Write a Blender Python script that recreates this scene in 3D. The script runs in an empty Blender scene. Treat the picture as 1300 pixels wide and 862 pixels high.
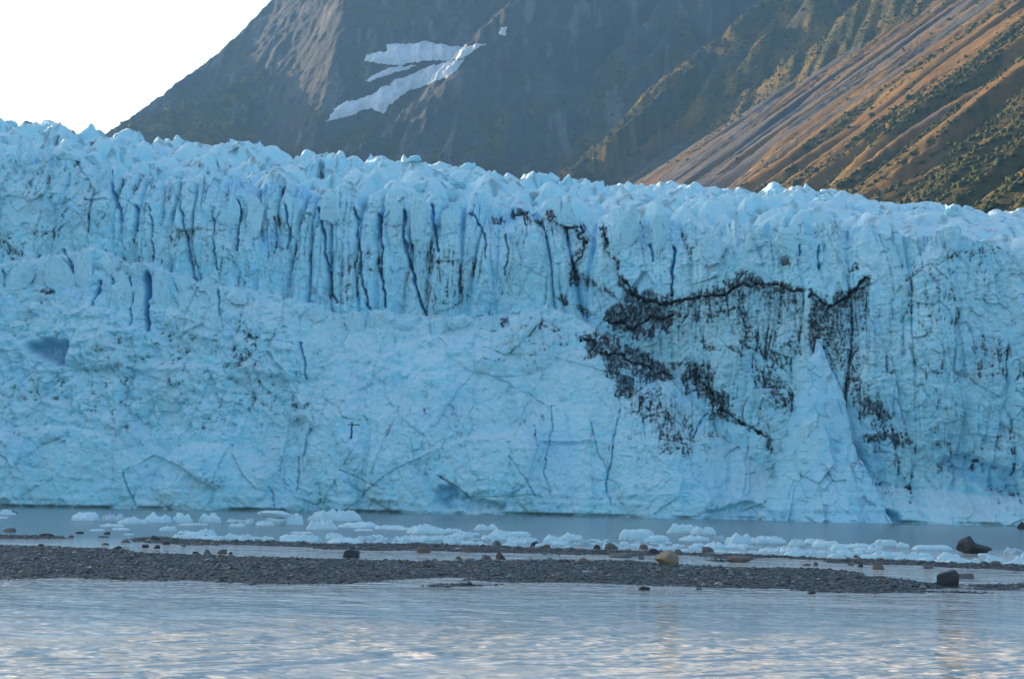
import bpy, bmesh, math, random
import numpy as np
from mathutils import Matrix, Vector

# ------------------------------------------------------------------ camera, sky, sun, exposure
SC = bpy.context.scene
COL = SC.collection
F = 2062.0                      # focal length in pixels of a 1300 px wide frame
CAMZ = 10.0
ROLL = math.radians(0.75)
PITCH = math.atan(169.0 / F)
SUN_AZ = math.radians(52)       # to the left of straight ahead (+Y)
SUN_EL = math.radians(10)

fwd = Vector((0, math.cos(PITCH), math.sin(PITCH)))
right0 = Vector((1, 0, 0)); up0 = right0.cross(fwd)
CR = (right0 * math.cos(ROLL) + up0 * math.sin(ROLL)).normalized()
CU = CR.cross(fwd).normalized()
cam = bpy.data.cameras.new('camera'); camo = bpy.data.objects.new('camera', cam)
COL.objects.link(camo)
M = Matrix.Identity(4)
for i in range(3):
    M[i][0], M[i][1], M[i][2] = CR[i], CU[i], -fwd[i]
M[0][3], M[1][3], M[2][3] = 0, 0, CAMZ
camo.matrix_world = M
cam.sensor_width = 36; cam.lens = 36 * F / 1300; cam.clip_start = 1; cam.clip_end = 20000
SC.camera = camo

world = bpy.data.worlds.new('World'); SC.world = world; world.use_nodes = True
wn = world.node_tree.nodes; wl = world.node_tree.links
bg = wn['Background']; bg.inputs[1].default_value = 0.15
sky = wn.new('ShaderNodeTexSky'); sky.sky_type = 'NISHITA'; sky.sun_disc = False
sky.sun_elevation = SUN_EL; sky.sun_rotation = -SUN_AZ
sky.air_density = 1.0; sky.dust_density = 2.0; sky.ozone_density = 1.6
wl.new(sky.outputs[0], bg.inputs[0])

sun = bpy.data.lights.new('sun', 'SUN'); suno = bpy.data.objects.new('sun', sun); COL.objects.link(suno)
sun.energy = 5.0; sun.angle = math.radians(0.5); sun.color = (1.0, 0.74, 0.48)
SDIR = Vector((-math.sin(SUN_AZ) * math.cos(SUN_EL), math.cos(SUN_AZ) * math.cos(SUN_EL), math.sin(SUN_EL)))
suno.rotation_euler = SDIR.to_track_quat('Z', 'Y').to_euler()

SC.view_settings.view_transform = 'Standard'; SC.view_settings.look = 'None'
SC.view_settings.exposure = 1.55; SC.view_settings.gamma = 1
SC.cycles.use_denoising = True
SC.cycles.max_bounces = 6; SC.cycles.diffuse_bounces = 3; SC.cycles.glossy_bounces = 2
SC.cycles.volume_bounces = 0
SC.cycles.caustics_reflective = False; SC.cycles.caustics_refractive = False

rng = np.random.default_rng(7)
RND = random.Random(11)

# ------------------------------------------------------------------ projection helpers (numpy)
cr, cu, cf = np.array(CR), np.array(CU), np.array(fwd)
def rays(px, py):
    a = (np.asarray(px, float) - 650) / F; b = -(np.asarray(py, float) - 431) / F
    return a[..., None] * cr + b[..., None] * cu + cf
def ground(px, py, z=0.0):
    d = rays(px, py); t = (z - CAMZ) / d[..., 2]
    p = d * t[..., None]; p[..., 2] += CAMZ
    return p
def at(px, py, Y):
    d = rays(px, py); t = np.asarray(Y, float) / d[..., 1]
    p = d * t[..., None]; p[..., 2] += CAMZ
    return p
def proj(P):
    q = P - np.array([0, 0, CAMZ]); w = q @ cf
    w = np.where(np.abs(w) < 1e-3, 1e-3, w)
    return 650 + F * (q @ cr) / w, 431 - F * (q @ cu) / w

# ------------------------------------------------------------------ noise (numpy)
def _h(ix, iy, s):
    s = int(s)
    n = (ix.astype(np.int64) * 374761393 + iy.astype(np.int64) * 668265263 + s * 2246822519) & 0xFFFFFFFF
    n = ((n ^ (n >> 13)) * 1274126177) & 0xFFFFFFFF
    n = ((n ^ (n >> 16)) * 2654435761) & 0xFFFFFFFF
    return ((n ^ (n >> 15)) & 0xFFFFFF) / float(0x1000000)
def vn(x, y, s=0):
    ix = np.floor(x); iy = np.floor(y); fx = x - ix; fy = y - iy
    ux = fx * fx * fx * (fx * (fx * 6 - 15) + 10); uy = fy * fy * fy * (fy * (fy * 6 - 15) + 10)
    def g(a, b):
        th = _h(ix + a, iy + b, s) * 6.28318
        return np.cos(th) * (fx - a) + np.sin(th) * (fy - b)
    return ((g(0, 0) * (1 - ux) + g(1, 0) * ux) * (1 - uy) + (g(0, 1) * (1 - ux) + g(1, 1) * ux) * uy) * 1.5
def fbm(x, y, s=0, o=4, lac=2.05, gain=.5):
    a = 1.0; t = 0; n = 0
    for i in range(o):
        t = t + a * vn(x, y, s + i * 17); n += a; a *= gain; x = x * lac + 3.7; y = y * lac + 1.3
    return t / n
def ridged(x, y, s=0, o=4, gain=.5):
    a = 1.0; t = 0; n = 0
    for i in range(o):
        t = t + a * (1 - 2 * np.abs(vn(x, y, s + i * 31))); n += a; a *= gain; x = x * 2.07 + 5.1; y = y * 2.07 + 2.2
    return t / n
def worley(x, y, s=0):
    """F1, F2, offset to the nearest point, random per cell"""
    ix = np.floor(x); iy = np.floor(y)
    f1 = np.full(x.shape, 9.0); f2 = f1.copy(); ddx = np.zeros(x.shape); ddy = ddx.copy(); rid = ddx.copy()
    for a in (-1, 0, 1):
        for b in (-1, 0, 1):
            cx = ix + a; cy = iy + b
            dx = x - (cx + .5 + .9 * (_h(cx, cy, s) - .5)); dy = y - (cy + .5 + .9 * (_h(cx, cy, s + 5) - .5))
            d = np.sqrt(dx * dx + dy * dy)
            m = d < f1
            f2 = np.where(m, f1, np.minimum(f2, d)); f1 = np.where(m, d, f1)
            ddx = np.where(m, dx, ddx); ddy = np.where(m, dy, ddy); rid = np.where(m, _h(cx, cy, s + 9), rid)
    return f1, f2, ddx, ddy, rid
def facets(x, y, s=0, tilt=1.0, step=.5):
    """flat tilted facets, one for each cell, with a step between neighbours"""
    f1, f2, dx, dy, r = worley(x, y, s)
    a = (np.modf(r * 91.7)[0] - .5) * 2 * tilt; b = (np.modf(r * 37.3)[0] - .5) * 2 * tilt
    return (r - .5) * step + a * dx + b * dy, f2 - f1
def blocks(x, y, s=0, tilt=.5, drop=1.0, p=1.0, off=.8):
    """upper envelope of tilted, drooping caps: continuous blocks with V grooves between them"""
    ix = np.floor(x); iy = np.floor(y); best = np.full(x.shape, -9.0)
    for a in (-1, 0, 1):
        for b in (-1, 0, 1):
            cx = ix + a; cy = iy + b
            dx = x - (cx + .5 + .8 * (_h(cx, cy, s) - .5)); dy = y - (cy + .5 + .8 * (_h(cx, cy, s + 5) - .5))
            th = _h(cx, cy, s + 11) * 6.283; c_, s_ = np.cos(th), np.sin(th)
            u = c_ * dx + s_ * dy; v = -s_ * dx + c_ * dy
            r = np.maximum(np.abs(u) * (.7 + .6 * _h(cx, cy, s + 2)), np.abs(v) * 1.1)
            hh = off * (_h(cx, cy, s + 9) - .5) + tilt * (_h(cx, cy, s + 13) - .5) * 2 * u - drop * r ** p
            best = np.maximum(best, hh)
    return best
def sst(a, b, x):
    t = np.clip((x - a) / (b - a), 0, 1); return t * t * (3 - 2 * t)
def dseg(px, py, pts):
    """distance to a polyline and the position along it"""
    best = np.full(px.shape, 1e9); L = 0; par = np.zeros(px.shape); side = np.zeros(px.shape)
    for (x0, y0), (x1, y1) in zip(pts[:-1], pts[1:]):
        vx, vy = x1 - x0, y1 - y0; l2 = vx * vx + vy * vy + 1e-9
        t = np.clip(((px - x0) * vx + (py - y0) * vy) / l2, 0, 1)
        d = np.hypot(px - x0 - t * vx, py - y0 - t * vy)
        m = d < best
        best = np.where(m, d, best); par = np.where(m, L + t * math.sqrt(l2), par)
        side = np.where(m, (y0 + t * vy), side)
        L += math.sqrt(l2)
    return best, par / max(L, 1e-6), side
def inpoly(px, py, poly):
    c = np.zeros(px.shape, bool); n = len(poly)
    for i in range(n):
        x0, y0 = poly[i]; x1, y1 = poly[(i + 1) % n]
        if y0 == y1: continue
        k = ((y0 > py) != (y1 > py)) & (px < (x1 - x0) * (py - y0) / (y1 - y0) + x0)
        c ^= k
    return c
def curve(ctrl):
    xs = np.array([c[0] for c in ctrl], float); ys = np.array([c[1] for c in ctrl], float)
    return lambda x: np.interp(x, xs, ys)

# ------------------------------------------------------------------ mesh helpers
def mesh_from(name, V, Fc, attrs=None, smooth=True):
    V = np.asarray(V, np.float32); Fc = np.asarray(Fc, np.int32)
    me = bpy.data.meshes.new(name)
    n, k = Fc.shape
    me.vertices.add(len(V)); me.vertices.foreach_set('co', V.ravel())
    me.loops.add(n * k); me.loops.foreach_set('vertex_index', Fc.ravel())
    me.polygons.add(n); me.polygons.foreach_set('loop_start', np.arange(0, n * k, k, dtype=np.int32))
    me.polygons.foreach_set('loop_total', np.full(n, k, np.int32))
    me.polygons.foreach_set('use_smooth', np.full(n, bool(smooth)))
    me.update(calc_edges=True); me.validate()
    for an, arr in (attrs or {}).items():
        arr = np.asarray(arr, np.float32)
        if arr.ndim == 1:
            a = me.attributes.new(an, 'FLOAT', 'POINT'); a.data.foreach_set('value', arr)
        else:
            a = me.attributes.new(an, 'FLOAT_COLOR', 'POINT')
            c = np.ones((len(arr), 4), np.float32); c[:, :3] = arr; a.data.foreach_set('color', c.ravel())
    return me
def grid_faces(nr, nc, keep=None):
    i = np.arange(nr * nc).reshape(nr, nc)
    f = np.stack([i[:-1, :-1], i[:-1, 1:], i[1:, 1:], i[1:, :-1]], -1)
    f = f.reshape(-1, 4)
    return f if keep is None else f[keep.reshape(-1)]
def compact(V, Fc, attrs):
    u, inv = np.unique(Fc, return_inverse=True)
    return V[u], inv.reshape(Fc.shape), {k: v[u] for k, v in attrs.items()}
def obj(name, me, mat, parent=None, loc=None, rot=None, scale=None, **props):
    o = bpy.data.objects.new(name, me); COL.objects.link(o)
    if mat is not None and len(me.materials) == 0: me.materials.append(mat)
    if parent is not None: o.parent = parent
    if loc is not None: o.location = loc
    if rot is not None: o.rotation_euler = rot
    if scale is not None: o.scale = scale
    for k, v in props.items(): o[k] = v
    return o

# ------------------------------------------------------------------ materials
def new_mat(name):
    m = bpy.data.materials.new(name); m.use_nodes = True
    return m, m.node_tree.nodes, m.node_tree.links, m.node_tree.nodes['Principled BSDF']
def N(nodes, t, **kw):
    n = nodes.new(t)
    for k, v in kw.items(): setattr(n, k, v)
    return n
def mixc(nt, fac, a, b, blend='MIX'):
    n = nt[0].new('ShaderNodeMix'); n.data_type = 'RGBA'; n.blend_type = blend
    for sock, v in ((n.inputs[0], fac), (n.inputs[6], a), (n.inputs[7], b)):
        if hasattr(v, 'is_linked') or hasattr(v, 'links'): nt[1].new(v, sock)
        elif isinstance(v, (int, float)): sock.default_value = v
        else: sock.default_value = (*v, 1)
    return n.outputs[2]
def mth(nt, op, a, b=0.0, clamp=False):
    n = nt[0].new('ShaderNodeMath'); n.operation = op; n.use_clamp = clamp
    for sock, v in ((n.inputs[0], a), (n.inputs[1], b)):
        if isinstance(v, (int, float)): sock.default_value = v
        else: nt[1].new(v, sock)
    return n.outputs[0]
def noise(nt, scale, detail=5, rough=.55, vec=None, dist=0.0):
    n = nt[0].new('ShaderNodeTexNoise'); n.inputs['Scale'].default_value = scale
    n.inputs['Detail'].default_value = detail; n.inputs['Roughness'].default_value = rough
    n.inputs['Distortion'].default_value = dist
    if vec is not None: nt[1].new(vec, n.inputs['Vector'])
    return n.outputs['Fac']
def ramp(nt, fac, stops):
    n = nt[0].new('ShaderNodeValToRGB'); e = n.color_ramp.elements
    while len(e) < len(stops): e.new(0.5)
    for el, (p, c) in zip(e, stops): el.position = p; el.color = (*c, 1)
    nt[1].new(fac, n.inputs[0]); return n.outputs[0]
def attr(nt, name, out='Fac'):
    n = nt[0].new('ShaderNodeAttribute'); n.attribute_name = name; return n.outputs[out]
def geopos(nt, scale=(1, 1, 1)):
    g = nt[0].new('ShaderNodeNewGeometry'); m = nt[0].new('ShaderNodeMapping')
    m.inputs['Scale'].default_value = scale; nt[1].new(g.outputs['Position'], m.inputs['Vector'])
    return m.outputs[0]
def bump(nt, bs, height, dist, strength=1.0):
    b = nt[0].new('ShaderNodeBump'); b.inputs['Distance'].default_value = dist; b.inputs['Strength'].default_value = strength
    nt[1].new(height, b.inputs['Height']); nt[1].new(b.outputs[0], bs.inputs['Normal'])

def ice_material(name, base=(0.315, 0.70, 0.83), deep=(0.14, 0.53, 0.94), use_attr=True, dirtbase=0.0):
    m, nd, lk, bs = new_mat(name); nt = (nd, lk)
    p = geopos(nt)
    big = noise(nt, .05, 4, .6, p); mid = noise(nt, .35, 6, .65, p); fine = noise(nt, 1.3, 8, .72, p)
    crk = nd.new('ShaderNodeTexVoronoi'); crk.inputs['Scale'].default_value = .9; lk.new(p, crk.inputs['Vector'])
    c = mixc(nt, mth(nt, 'MULTIPLY', big, .9, True), base, tuple(min(1, x * 1.18 + .02) for x in base))
    c = mixc(nt, ramp(nt, noise(nt, .09, 6, .7, geopos(nt, (1, 1, .7)), .8), [(.44, (0, 0, 0)), (.64, (.6, .6, .6))]), c, (0.56, 0.80, 0.87))
    c = mixc(nt, ramp(nt, mid, [(.42, (0, 0, 0)), (.72, (.55, .55, .55))]), c, (0.52, 0.77, 0.86))
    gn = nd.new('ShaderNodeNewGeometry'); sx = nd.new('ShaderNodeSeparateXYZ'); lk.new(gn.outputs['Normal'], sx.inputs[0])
    sunlit_crust = ramp(nt, sx.outputs[2], [(.35, (0, 0, 0)), (.85, (.65, .65, .65))])       # weathered white top faces, their sunlit paleness painted into the colour
    c = mixc(nt, sunlit_crust, c, (0.74, 0.84, 0.87))
    if use_attr:
        c = mixc(nt, attr(nt, 'blue'), c, deep)
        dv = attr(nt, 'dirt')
    else:
        dv = None
    sp = geopos(nt, (1.0, 1.0, .33))
    streak = noise(nt, .8, 6, .75, sp)
    if dv is not None:
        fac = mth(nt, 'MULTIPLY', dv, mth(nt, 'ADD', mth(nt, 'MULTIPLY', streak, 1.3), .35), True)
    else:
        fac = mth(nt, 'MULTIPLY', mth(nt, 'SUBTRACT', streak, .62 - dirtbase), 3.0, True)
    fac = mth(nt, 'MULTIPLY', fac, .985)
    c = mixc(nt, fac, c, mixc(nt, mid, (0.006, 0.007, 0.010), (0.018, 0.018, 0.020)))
    lk.new(c, bs.inputs['Base Color'])
    bs.inputs['Roughness'].default_value = .55; bs.inputs['IOR'].default_value = 1.31
    hgt = mth(nt, 'ADD', mth(nt, 'MULTIPLY', fine, 1.0), mth(nt, 'MULTIPLY', crk.outputs['Distance'], .12))
    bump(nt, bs, hgt, .5, .9)
    return m
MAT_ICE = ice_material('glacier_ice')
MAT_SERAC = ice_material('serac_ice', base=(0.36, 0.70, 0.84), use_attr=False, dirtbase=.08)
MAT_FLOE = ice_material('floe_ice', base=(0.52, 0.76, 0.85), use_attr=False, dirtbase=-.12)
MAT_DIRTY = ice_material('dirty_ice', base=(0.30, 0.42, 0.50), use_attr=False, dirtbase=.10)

def rock_material(name, a, b, rough=.75):
    m, nd, lk, bs = new_mat(name); nt = (nd, lk)
    tc = nd.new('ShaderNodeTexCoord').outputs['Object']
    n1 = noise(nt, 1.3, 8, .65, tc); n2 = noise(nt, 6, 6, .7, tc)
    c = mixc(nt, ramp(nt, n1, [(.3, (0, 0, 0)), (.7, (1, 1, 1))]), a, b)
    c = mixc(nt, ramp(nt, n2, [(.4, (0, 0, 0)), (.8, (.5, .5, .5))]), c, tuple(x * .45 for x in a))
    lk.new(c, bs.inputs['Base Color']); bs.inputs['Roughness'].default_value = rough
    bump(nt, bs, mth(nt, 'ADD', n1, mth(nt, 'MULTIPLY', n2, .4)), .12, .8)
    return m
MAT_TAN = rock_material('tan_rock', (0.30, 0.22, 0.14), (0.20, 0.15, 0.10))
MAT_BROWN = rock_material('brown_rock', (0.16, 0.11, 0.08), (0.10, 0.075, 0.06))
MAT_DARK = rock_material('dark_rock', (0.018, 0.019, 0.021), (0.040, 0.039, 0.040))
MAT_GREY = rock_material('grey_rock', (0.13, 0.125, 0.12), (0.08, 0.08, 0.08))

# ------------------------------------------------------------------ the setting: ground, river, bank
def sheet(name, x0, x1, y0, y1, z, mat, nx=2, ny=2):
    X, Y = np.meshgrid(np.linspace(x0, x1, nx), np.linspace(y0, y1, ny))
    V = np.stack([X.ravel(), Y.ravel(), np.full(X.size, z)], -1)
    return obj(name, mesh_from(name, V, grid_faces(ny, nx)), mat, kind='structure')
mg, nd, lk, bs = new_mat('ground_gravel'); nt = (nd, lk)
c = ramp(nt, noise(nt, .8, 8, .7, geopos(nt)), [(.3, (.05, .05, .05)), (.7, (.13, .125, .12))])
lk.new(c, bs.inputs['Base Color']); bs.inputs['Roughness'].default_value = .9
sheet('ground', -2480, 3380, -580, 4480, -2.0, mg)

mw, nd, lk, bs = new_mat('river_water'); nt = (nd, lk)
bs.inputs['IOR'].default_value = 1.33
pos = geopos(nt)
sepn = nd.new('ShaderNodeSeparateXYZ'); lk.new(pos, sepn.inputs[0])
nearness = mth(nt, 'MULTIPLY', mth(nt, 'SUBTRACT', 238.0, sepn.outputs[1]), .03, True)      # swift near channel, still backwater behind the bar
silt_sheen = noise(nt, .05, 5, .6, geopos(nt, (.35, 1, 1)), .5)
lk.new(mixc(nt, nearness, (.19, .195, .20), mixc(nt, silt_sheen, (.48, .48, .46), (.66, .64, .59))), bs.inputs['Base Color'])       # silty main channel, lightened to paint in bright sky reflection; clearer, darker backwater
w1 = noise(nt, .30, 3, .5, geopos(nt, (.4, 1.0, 1)), .8)
w2 = noise(nt, .95, 2, .5, geopos(nt, (.45, 1.0, 1)), .4)
w3 = noise(nt, .07, 3, .5, geopos(nt, (.5, 1.0, 1)), .8)
chop = ramp(nt, w3, [(.36, (.32, .32, .32)), (.58, (1, 1, 1))])
hh = mth(nt, 'ADD', mth(nt, 'MULTIPLY', w1, 1.0), mth(nt, 'MULTIPLY', w2, .6))
hh = mth(nt, 'MULTIPLY', hh, mth(nt, 'ADD', mth(nt, 'MULTIPLY', mth(nt, 'MULTIPLY', nearness, chop), .95), .05))
bump(nt, bs, hh, 2.1, 1.0)
lk.new(mth(nt, 'ADD', mth(nt, 'MULTIPLY', nearness, -.13), .20), bs.inputs['Roughness'])
sheet('river', -1500, 520, -40, 620, 0.0, mw, 12, 8)

# the bank the camera looks from
X, Y = np.meshgrid(np.linspace(-400, 400, 120), np.linspace(-120, 46, 50))
Z = np.where(Y < 8, 8.35, 8.35 - (Y - 8) * .285) + fbm(X * .2, Y * .2, 3) * .25
obj('river_bank', mesh_from('river_bank', np.stack([X.ravel(), Y.ravel(), Z.ravel()], -1), grid_faces(50, 120)), mg, kind='structure')

# ------------------------------------------------------------------ mountains
TH = math.radians(35.5); BETA = math.radians(20); TT = math.tan(TH); Q0 = 329.0
cb, sb = math.cos(BETA), math.sin(BETA)
def spur(x, y, pts, s1, s2=None, power=1.0, nz=None):
    """height of a ridge given as pixel/depth points: falls away to both sides"""
    P = np.array([at(a, b, c_) for a, b, c_ in pts]); best = np.full(x.shape, -1e9)
    for i in range(len(P) - 1):
        a, b = P[i], P[i + 1]; vx, vy = b[0] - a[0], b[1] - a[1]; l2 = vx * vx + vy * vy
        t = np.clip(((x - a[0]) * vx + (y - a[1]) * vy) / l2, 0, 1)
        d = np.hypot(x - a[0] - t * vx, y - a[1] - t * vy)
        crs = (x - a[0]) * vy - (y - a[1]) * vx
        sl = np.where(crs > 0, s1, s2 if s2 is not None else s1)
        best = np.maximum(best, a[2] + t * (b[2] - a[2]) - sl * d)
    return best
SP_A = [(1130, -130, 2450), (1040, -60, 2400), (965, 0, 2370), (893, 78, 2350), (830, 122, 2350), (765, 178, 2340), (700, 232, 2310), (620, 300, 2250)]
SP_B = [(920, -80, 2760), (800, 45, 2650), (745, 108, 2610), (695, 172, 2570), (640, 245, 2500)]
SP_C = [(760, -120, 3000), (690, -40, 2890), (652, 0, 2830), (645, 44, 2790), (592, 92, 2720), (555, 122, 2670), (500, 165, 2600), (420, 215, 2500)]
SP_A1 = [(1030, -20, 2290), (935, 80, 2270), (872, 138, 2290), (812, 193, 2300), (750, 250, 2290)]
SP_A2 = [(1180, -60, 2060), (1075, 30, 2110), (1000, 82, 2170), (915, 138, 2230), (840, 186, 2290), (760, 236, 2350)]
SP_B1 = [(860, 30, 2610), (800, 95, 2550), (750, 150, 2510), (690, 215, 2460)]
SP_M = [(-60, 330, 2800), (90, 200, 2920), (140, 168, 3000), (180, 139, 3090), (236, 98, 3210), (262, 80, 3270), (300, 48, 3350), (347, 0, 3450), (400, -60, 3540), (470, -140, 3600), (640, -170, 3660), (900, -190, 3700), (1200, -200, 3700)]
SP_D = [(340, 95, 3130), (280, 121, 3020), (215, 142, 2960), (150, 170, 2900), (60, 215, 2850)]
def wall(x, y, pts, s_front, s_back):
    """a long range: crest height and crest distance follow x"""
    P = np.array([at(a, b, c_) for a, b, c_ in pts]); o_ = np.argsort(P[:, 0]); P = P[o_]
    zr = np.interp(x, P[:, 0], P[:, 2], left=-300); yr = np.interp(x, P[:, 0], P[:, 1])
    return zr - np.where(y < yr, s_front, s_back) * np.abs(y - yr)
def terrain(x, y):
    wx = x + 30 * fbm(x / 260, y / 260, 21, 3); wy = y + 30 * fbm(x / 260, y / 260, 22, 3)
    q = x * cb + y * sb; p = -x * sb + y * cb
    S = TT * (q - Q0) + 10 * fbm(p / 120, q / 700, 31, 4)
    pw = p + 26 * fbm(p / 110, q / 210, 34, 4)
    S = S - 15 * sst(.55, .93, ridged(pw / 95, q / 700, 33, 1)) - 6 * sst(.5, .9, ridged(pw / 34, q / 330, 36, 2)) + 2.2 * fbm(p / 12, q / 110, 35, 3) + 5
    S = np.where(S > 700, 700 + (S - 700) * .3, S)
    gul = 40 * ridged(wx / 150, wy / 230, 41, 5) + 14 * ridged(wx / 40, wy / 70, 43, 4)
    A = np.maximum.reduce([spur(wx, wy, SP_A, .95, 1.3), spur(wx, wy, SP_A1, .95, 1.3), spur(wx, wy, SP_A2, .95, 1.4)])
    # side ribs of the spur that run down with the fall line
    A = A + 14 * ridged((x * .80 - y * .6) / 60, (x * .6 + y * .8) / 420, 47, 4) + .4 * gul - 12
    B = np.maximum(spur(wx, wy, SP_B, 1.05, 1.1), spur(wx, wy, SP_B1, 1.0, 1.2)) + .5 * gul - 8
    Cc = spur(x + .5 * (wx - x), y + .5 * (wy - y), SP_C, 1.15, 1.0) + .5 * gul + 6 * ridged(x / 24, y / 40, 46, 3) - 10
    yM = np.interp(x, [-1000, -800, -480, 50], [2900, 2980, 3440, 3600])
    Mm = wall(x + .25 * (wx - x), y, SP_M, .86, .8) + gul * sst(0, 200, yM - y) * .38 + 6 * ridged(x / 30, y / 60, 45, 3)
    D = spur(wx, wy, SP_D, .85, .8) + .6 * gul - 8
    z = np.maximum.reduce([S, A, B, Cc, Mm, D])
    kind = np.argmax(np.stack([S, A, B, Cc, Mm, D]), 0)
    z = z + 3.0 * fbm(x / 22, y / 22, 51, 4) * np.where(kind == 0, .25, 1)
    return np.maximum(z, -2.5), kind, p, q
ang = np.concatenate([np.linspace(-.62, -.345, 60)[:-1], np.linspace(-.345, .345, 640), np.linspace(.345, .60, 60)[1:]])
Yr = 330 * np.exp(np.log(np.concatenate([np.linspace(330, 900, 60)[:-1], np.linspace(900, 2900, 360)[:-1], np.linspace(2900, 3750, 210)[:-1], np.linspace(3750, 4350, 16)]) / 330.))
A_, Y_ = np.meshgrid(ang, Yr)
X_ = np.clip(A_ * Y_, -2400, 3300)
Z_, K_, P_, Q_ = terrain(X_, Y_)
V = np.stack([X_.ravel(), Y_.ravel(), Z_.ravel()], -1)
zc = np.stack([Z_[:-1, :-1], Z_[1:, :-1], Z_[:-1, 1:], Z_[1:, 1:]]).max(0)
keep = zc > -1.5
# surface kinds: bare scree, orange heath, green scrub, rock
x, y, pp, qq = X_, Y_, P_, Q_
right = (K_ == 0)
pq = pp + 24 * fbm(pp / 90, qq / 170, 60, 4)
stripe = fbm(pq / 46, qq / 330, 61, 5, 2.05, .6) + .35 * fbm(pp / 9, qq / 160, 62, 3)
pxg, pyg = proj(V); pxg = pxg.reshape(X_.shape); pyg = pyg.reshape(X_.shape)
cross = pp                                   # position across the fall line
green = sst(-.02, .16, stripe + .30 * sst(1250, 700, cross) - .30 * sst(1150, 1500, cross))
scree = sst(-.05, .18, -stripe * .8 + .50 * sst(1220, 1450, cross) - .28 * sst(2300, 1900, cross) - .1)
lightscree = sst(.05, .3, fbm(pp / 30, qq / 900, 66, 3)) * scree
nz1 = fbm(x / 60, y / 60, 71, 5)
gy, gx = np.gradient(Z_); slope = np.hypot(gx / np.maximum(np.gradient(X_, axis=1), .3), gy / np.maximum(np.gradient(Y_, axis=0), .3))
low = sst(820, 380, Z_)
greenS = sst(.0, .3, nz1 + .5 * low - .25 * sst(.8, 1.4, slope) + np.where(K_ == 1, .42, 0) + np.where(K_ == 5, .4, 0) + np.where(K_ == 2, .1, 0) + np.where(K_ == 3, -.25, 0) + np.where(K_ == 4, -.05, 0))
c_heath = np.array([.165, .098, .038]); c_green = np.array([.046, .056, .018]); c_scree = np.array([.078, .080, .086]); c_lscree = np.array([.118, .120, .128])
c_rock = np.array([.050, .056, .062]); c_gold = np.array([.24, .16, .045])
def L(a, b, t): return a + (b - a) * t[..., None]
cr_ = L(np.broadcast_to(c_heath, X_.shape + (3,)), c_gold, .55 * sst(.05, .4, fbm(pp / 25, qq / 90, 73, 4)))
cr_ = L(cr_, c_scree, scree); cr_ = L(cr_, c_lscree, lightscree * .7); cr_ = L(cr_, c_green, green * .8)
co_ = L(np.broadcast_to(c_rock, X_.shape + (3,)), np.array([.085, .09, .095]), sst(.1, .5, fbm(x / 90, y / 90, 75, 4)) * .8)
co_ = L(co_, c_green, greenS * .85)
co_ = L(co_, c_gold * .8, np.where((K_ == 1) | (K_ == 5), .75, .2) * greenS * sst(-.1, .35, fbm(x / 30, y / 30, 78, 4)))
co_ = L(co_, np.array([.15, .15, .155]), sst(.15, .4, fbm(x / 28, y / 160, 79, 4)) * np.where(K_ == 1, .1, .7))
co_ = L(co_, c_heath * .9, sst(.1, .45, fbm(x / 40, y / 40, 77, 4)) * .45 * greenS)
colr = np.where(right[..., None], cr_, co_)
V2, F2, A2 = compact(V, grid_faces(len(Yr), len(ang), keep), {'tint': colr.reshape(-1, 3)})
mm, nd, lk, bs = new_mat('mountain_ground'); nt = (nd, lk)
p_ = geopos(nt)
n1 = noise(nt, .06, 8, .68, p_); n2 = noise(nt, .35, 5, .7, p_)
tint = attr(nt, 'tint', 'Color')
c = mixc(nt, ramp(nt, n1, [(.3, (0, 0, 0)), (.7, (1, 1, 1))]), mixc(nt, 1.0, tint, (.70, .70, .72), 'MULTIPLY'), mixc(nt, 1.0, tint, (1.25, 1.22, 1.18), 'MULTIPLY'))
c = mixc(nt, ramp(nt, n2, [(.45, (0, 0, 0)), (.75, (.5, .5, .5))]), c, mixc(nt, 1.0, tint, (.5, .52, .5), 'MULTIPLY'))
lk.new(c, bs.inputs['Base Color']); bs.inputs['Roughness'].default_value = .95
bs.inputs['Specular IOR Level'].default_value = .1
bump(nt, bs, mth(nt, 'ADD', n1, mth(nt, 'MULTIPLY', n2, .35)), 6.0, .8)
obj('mountain', mesh_from('mountain', V2, F2, A2), mm, kind='structure')

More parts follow.
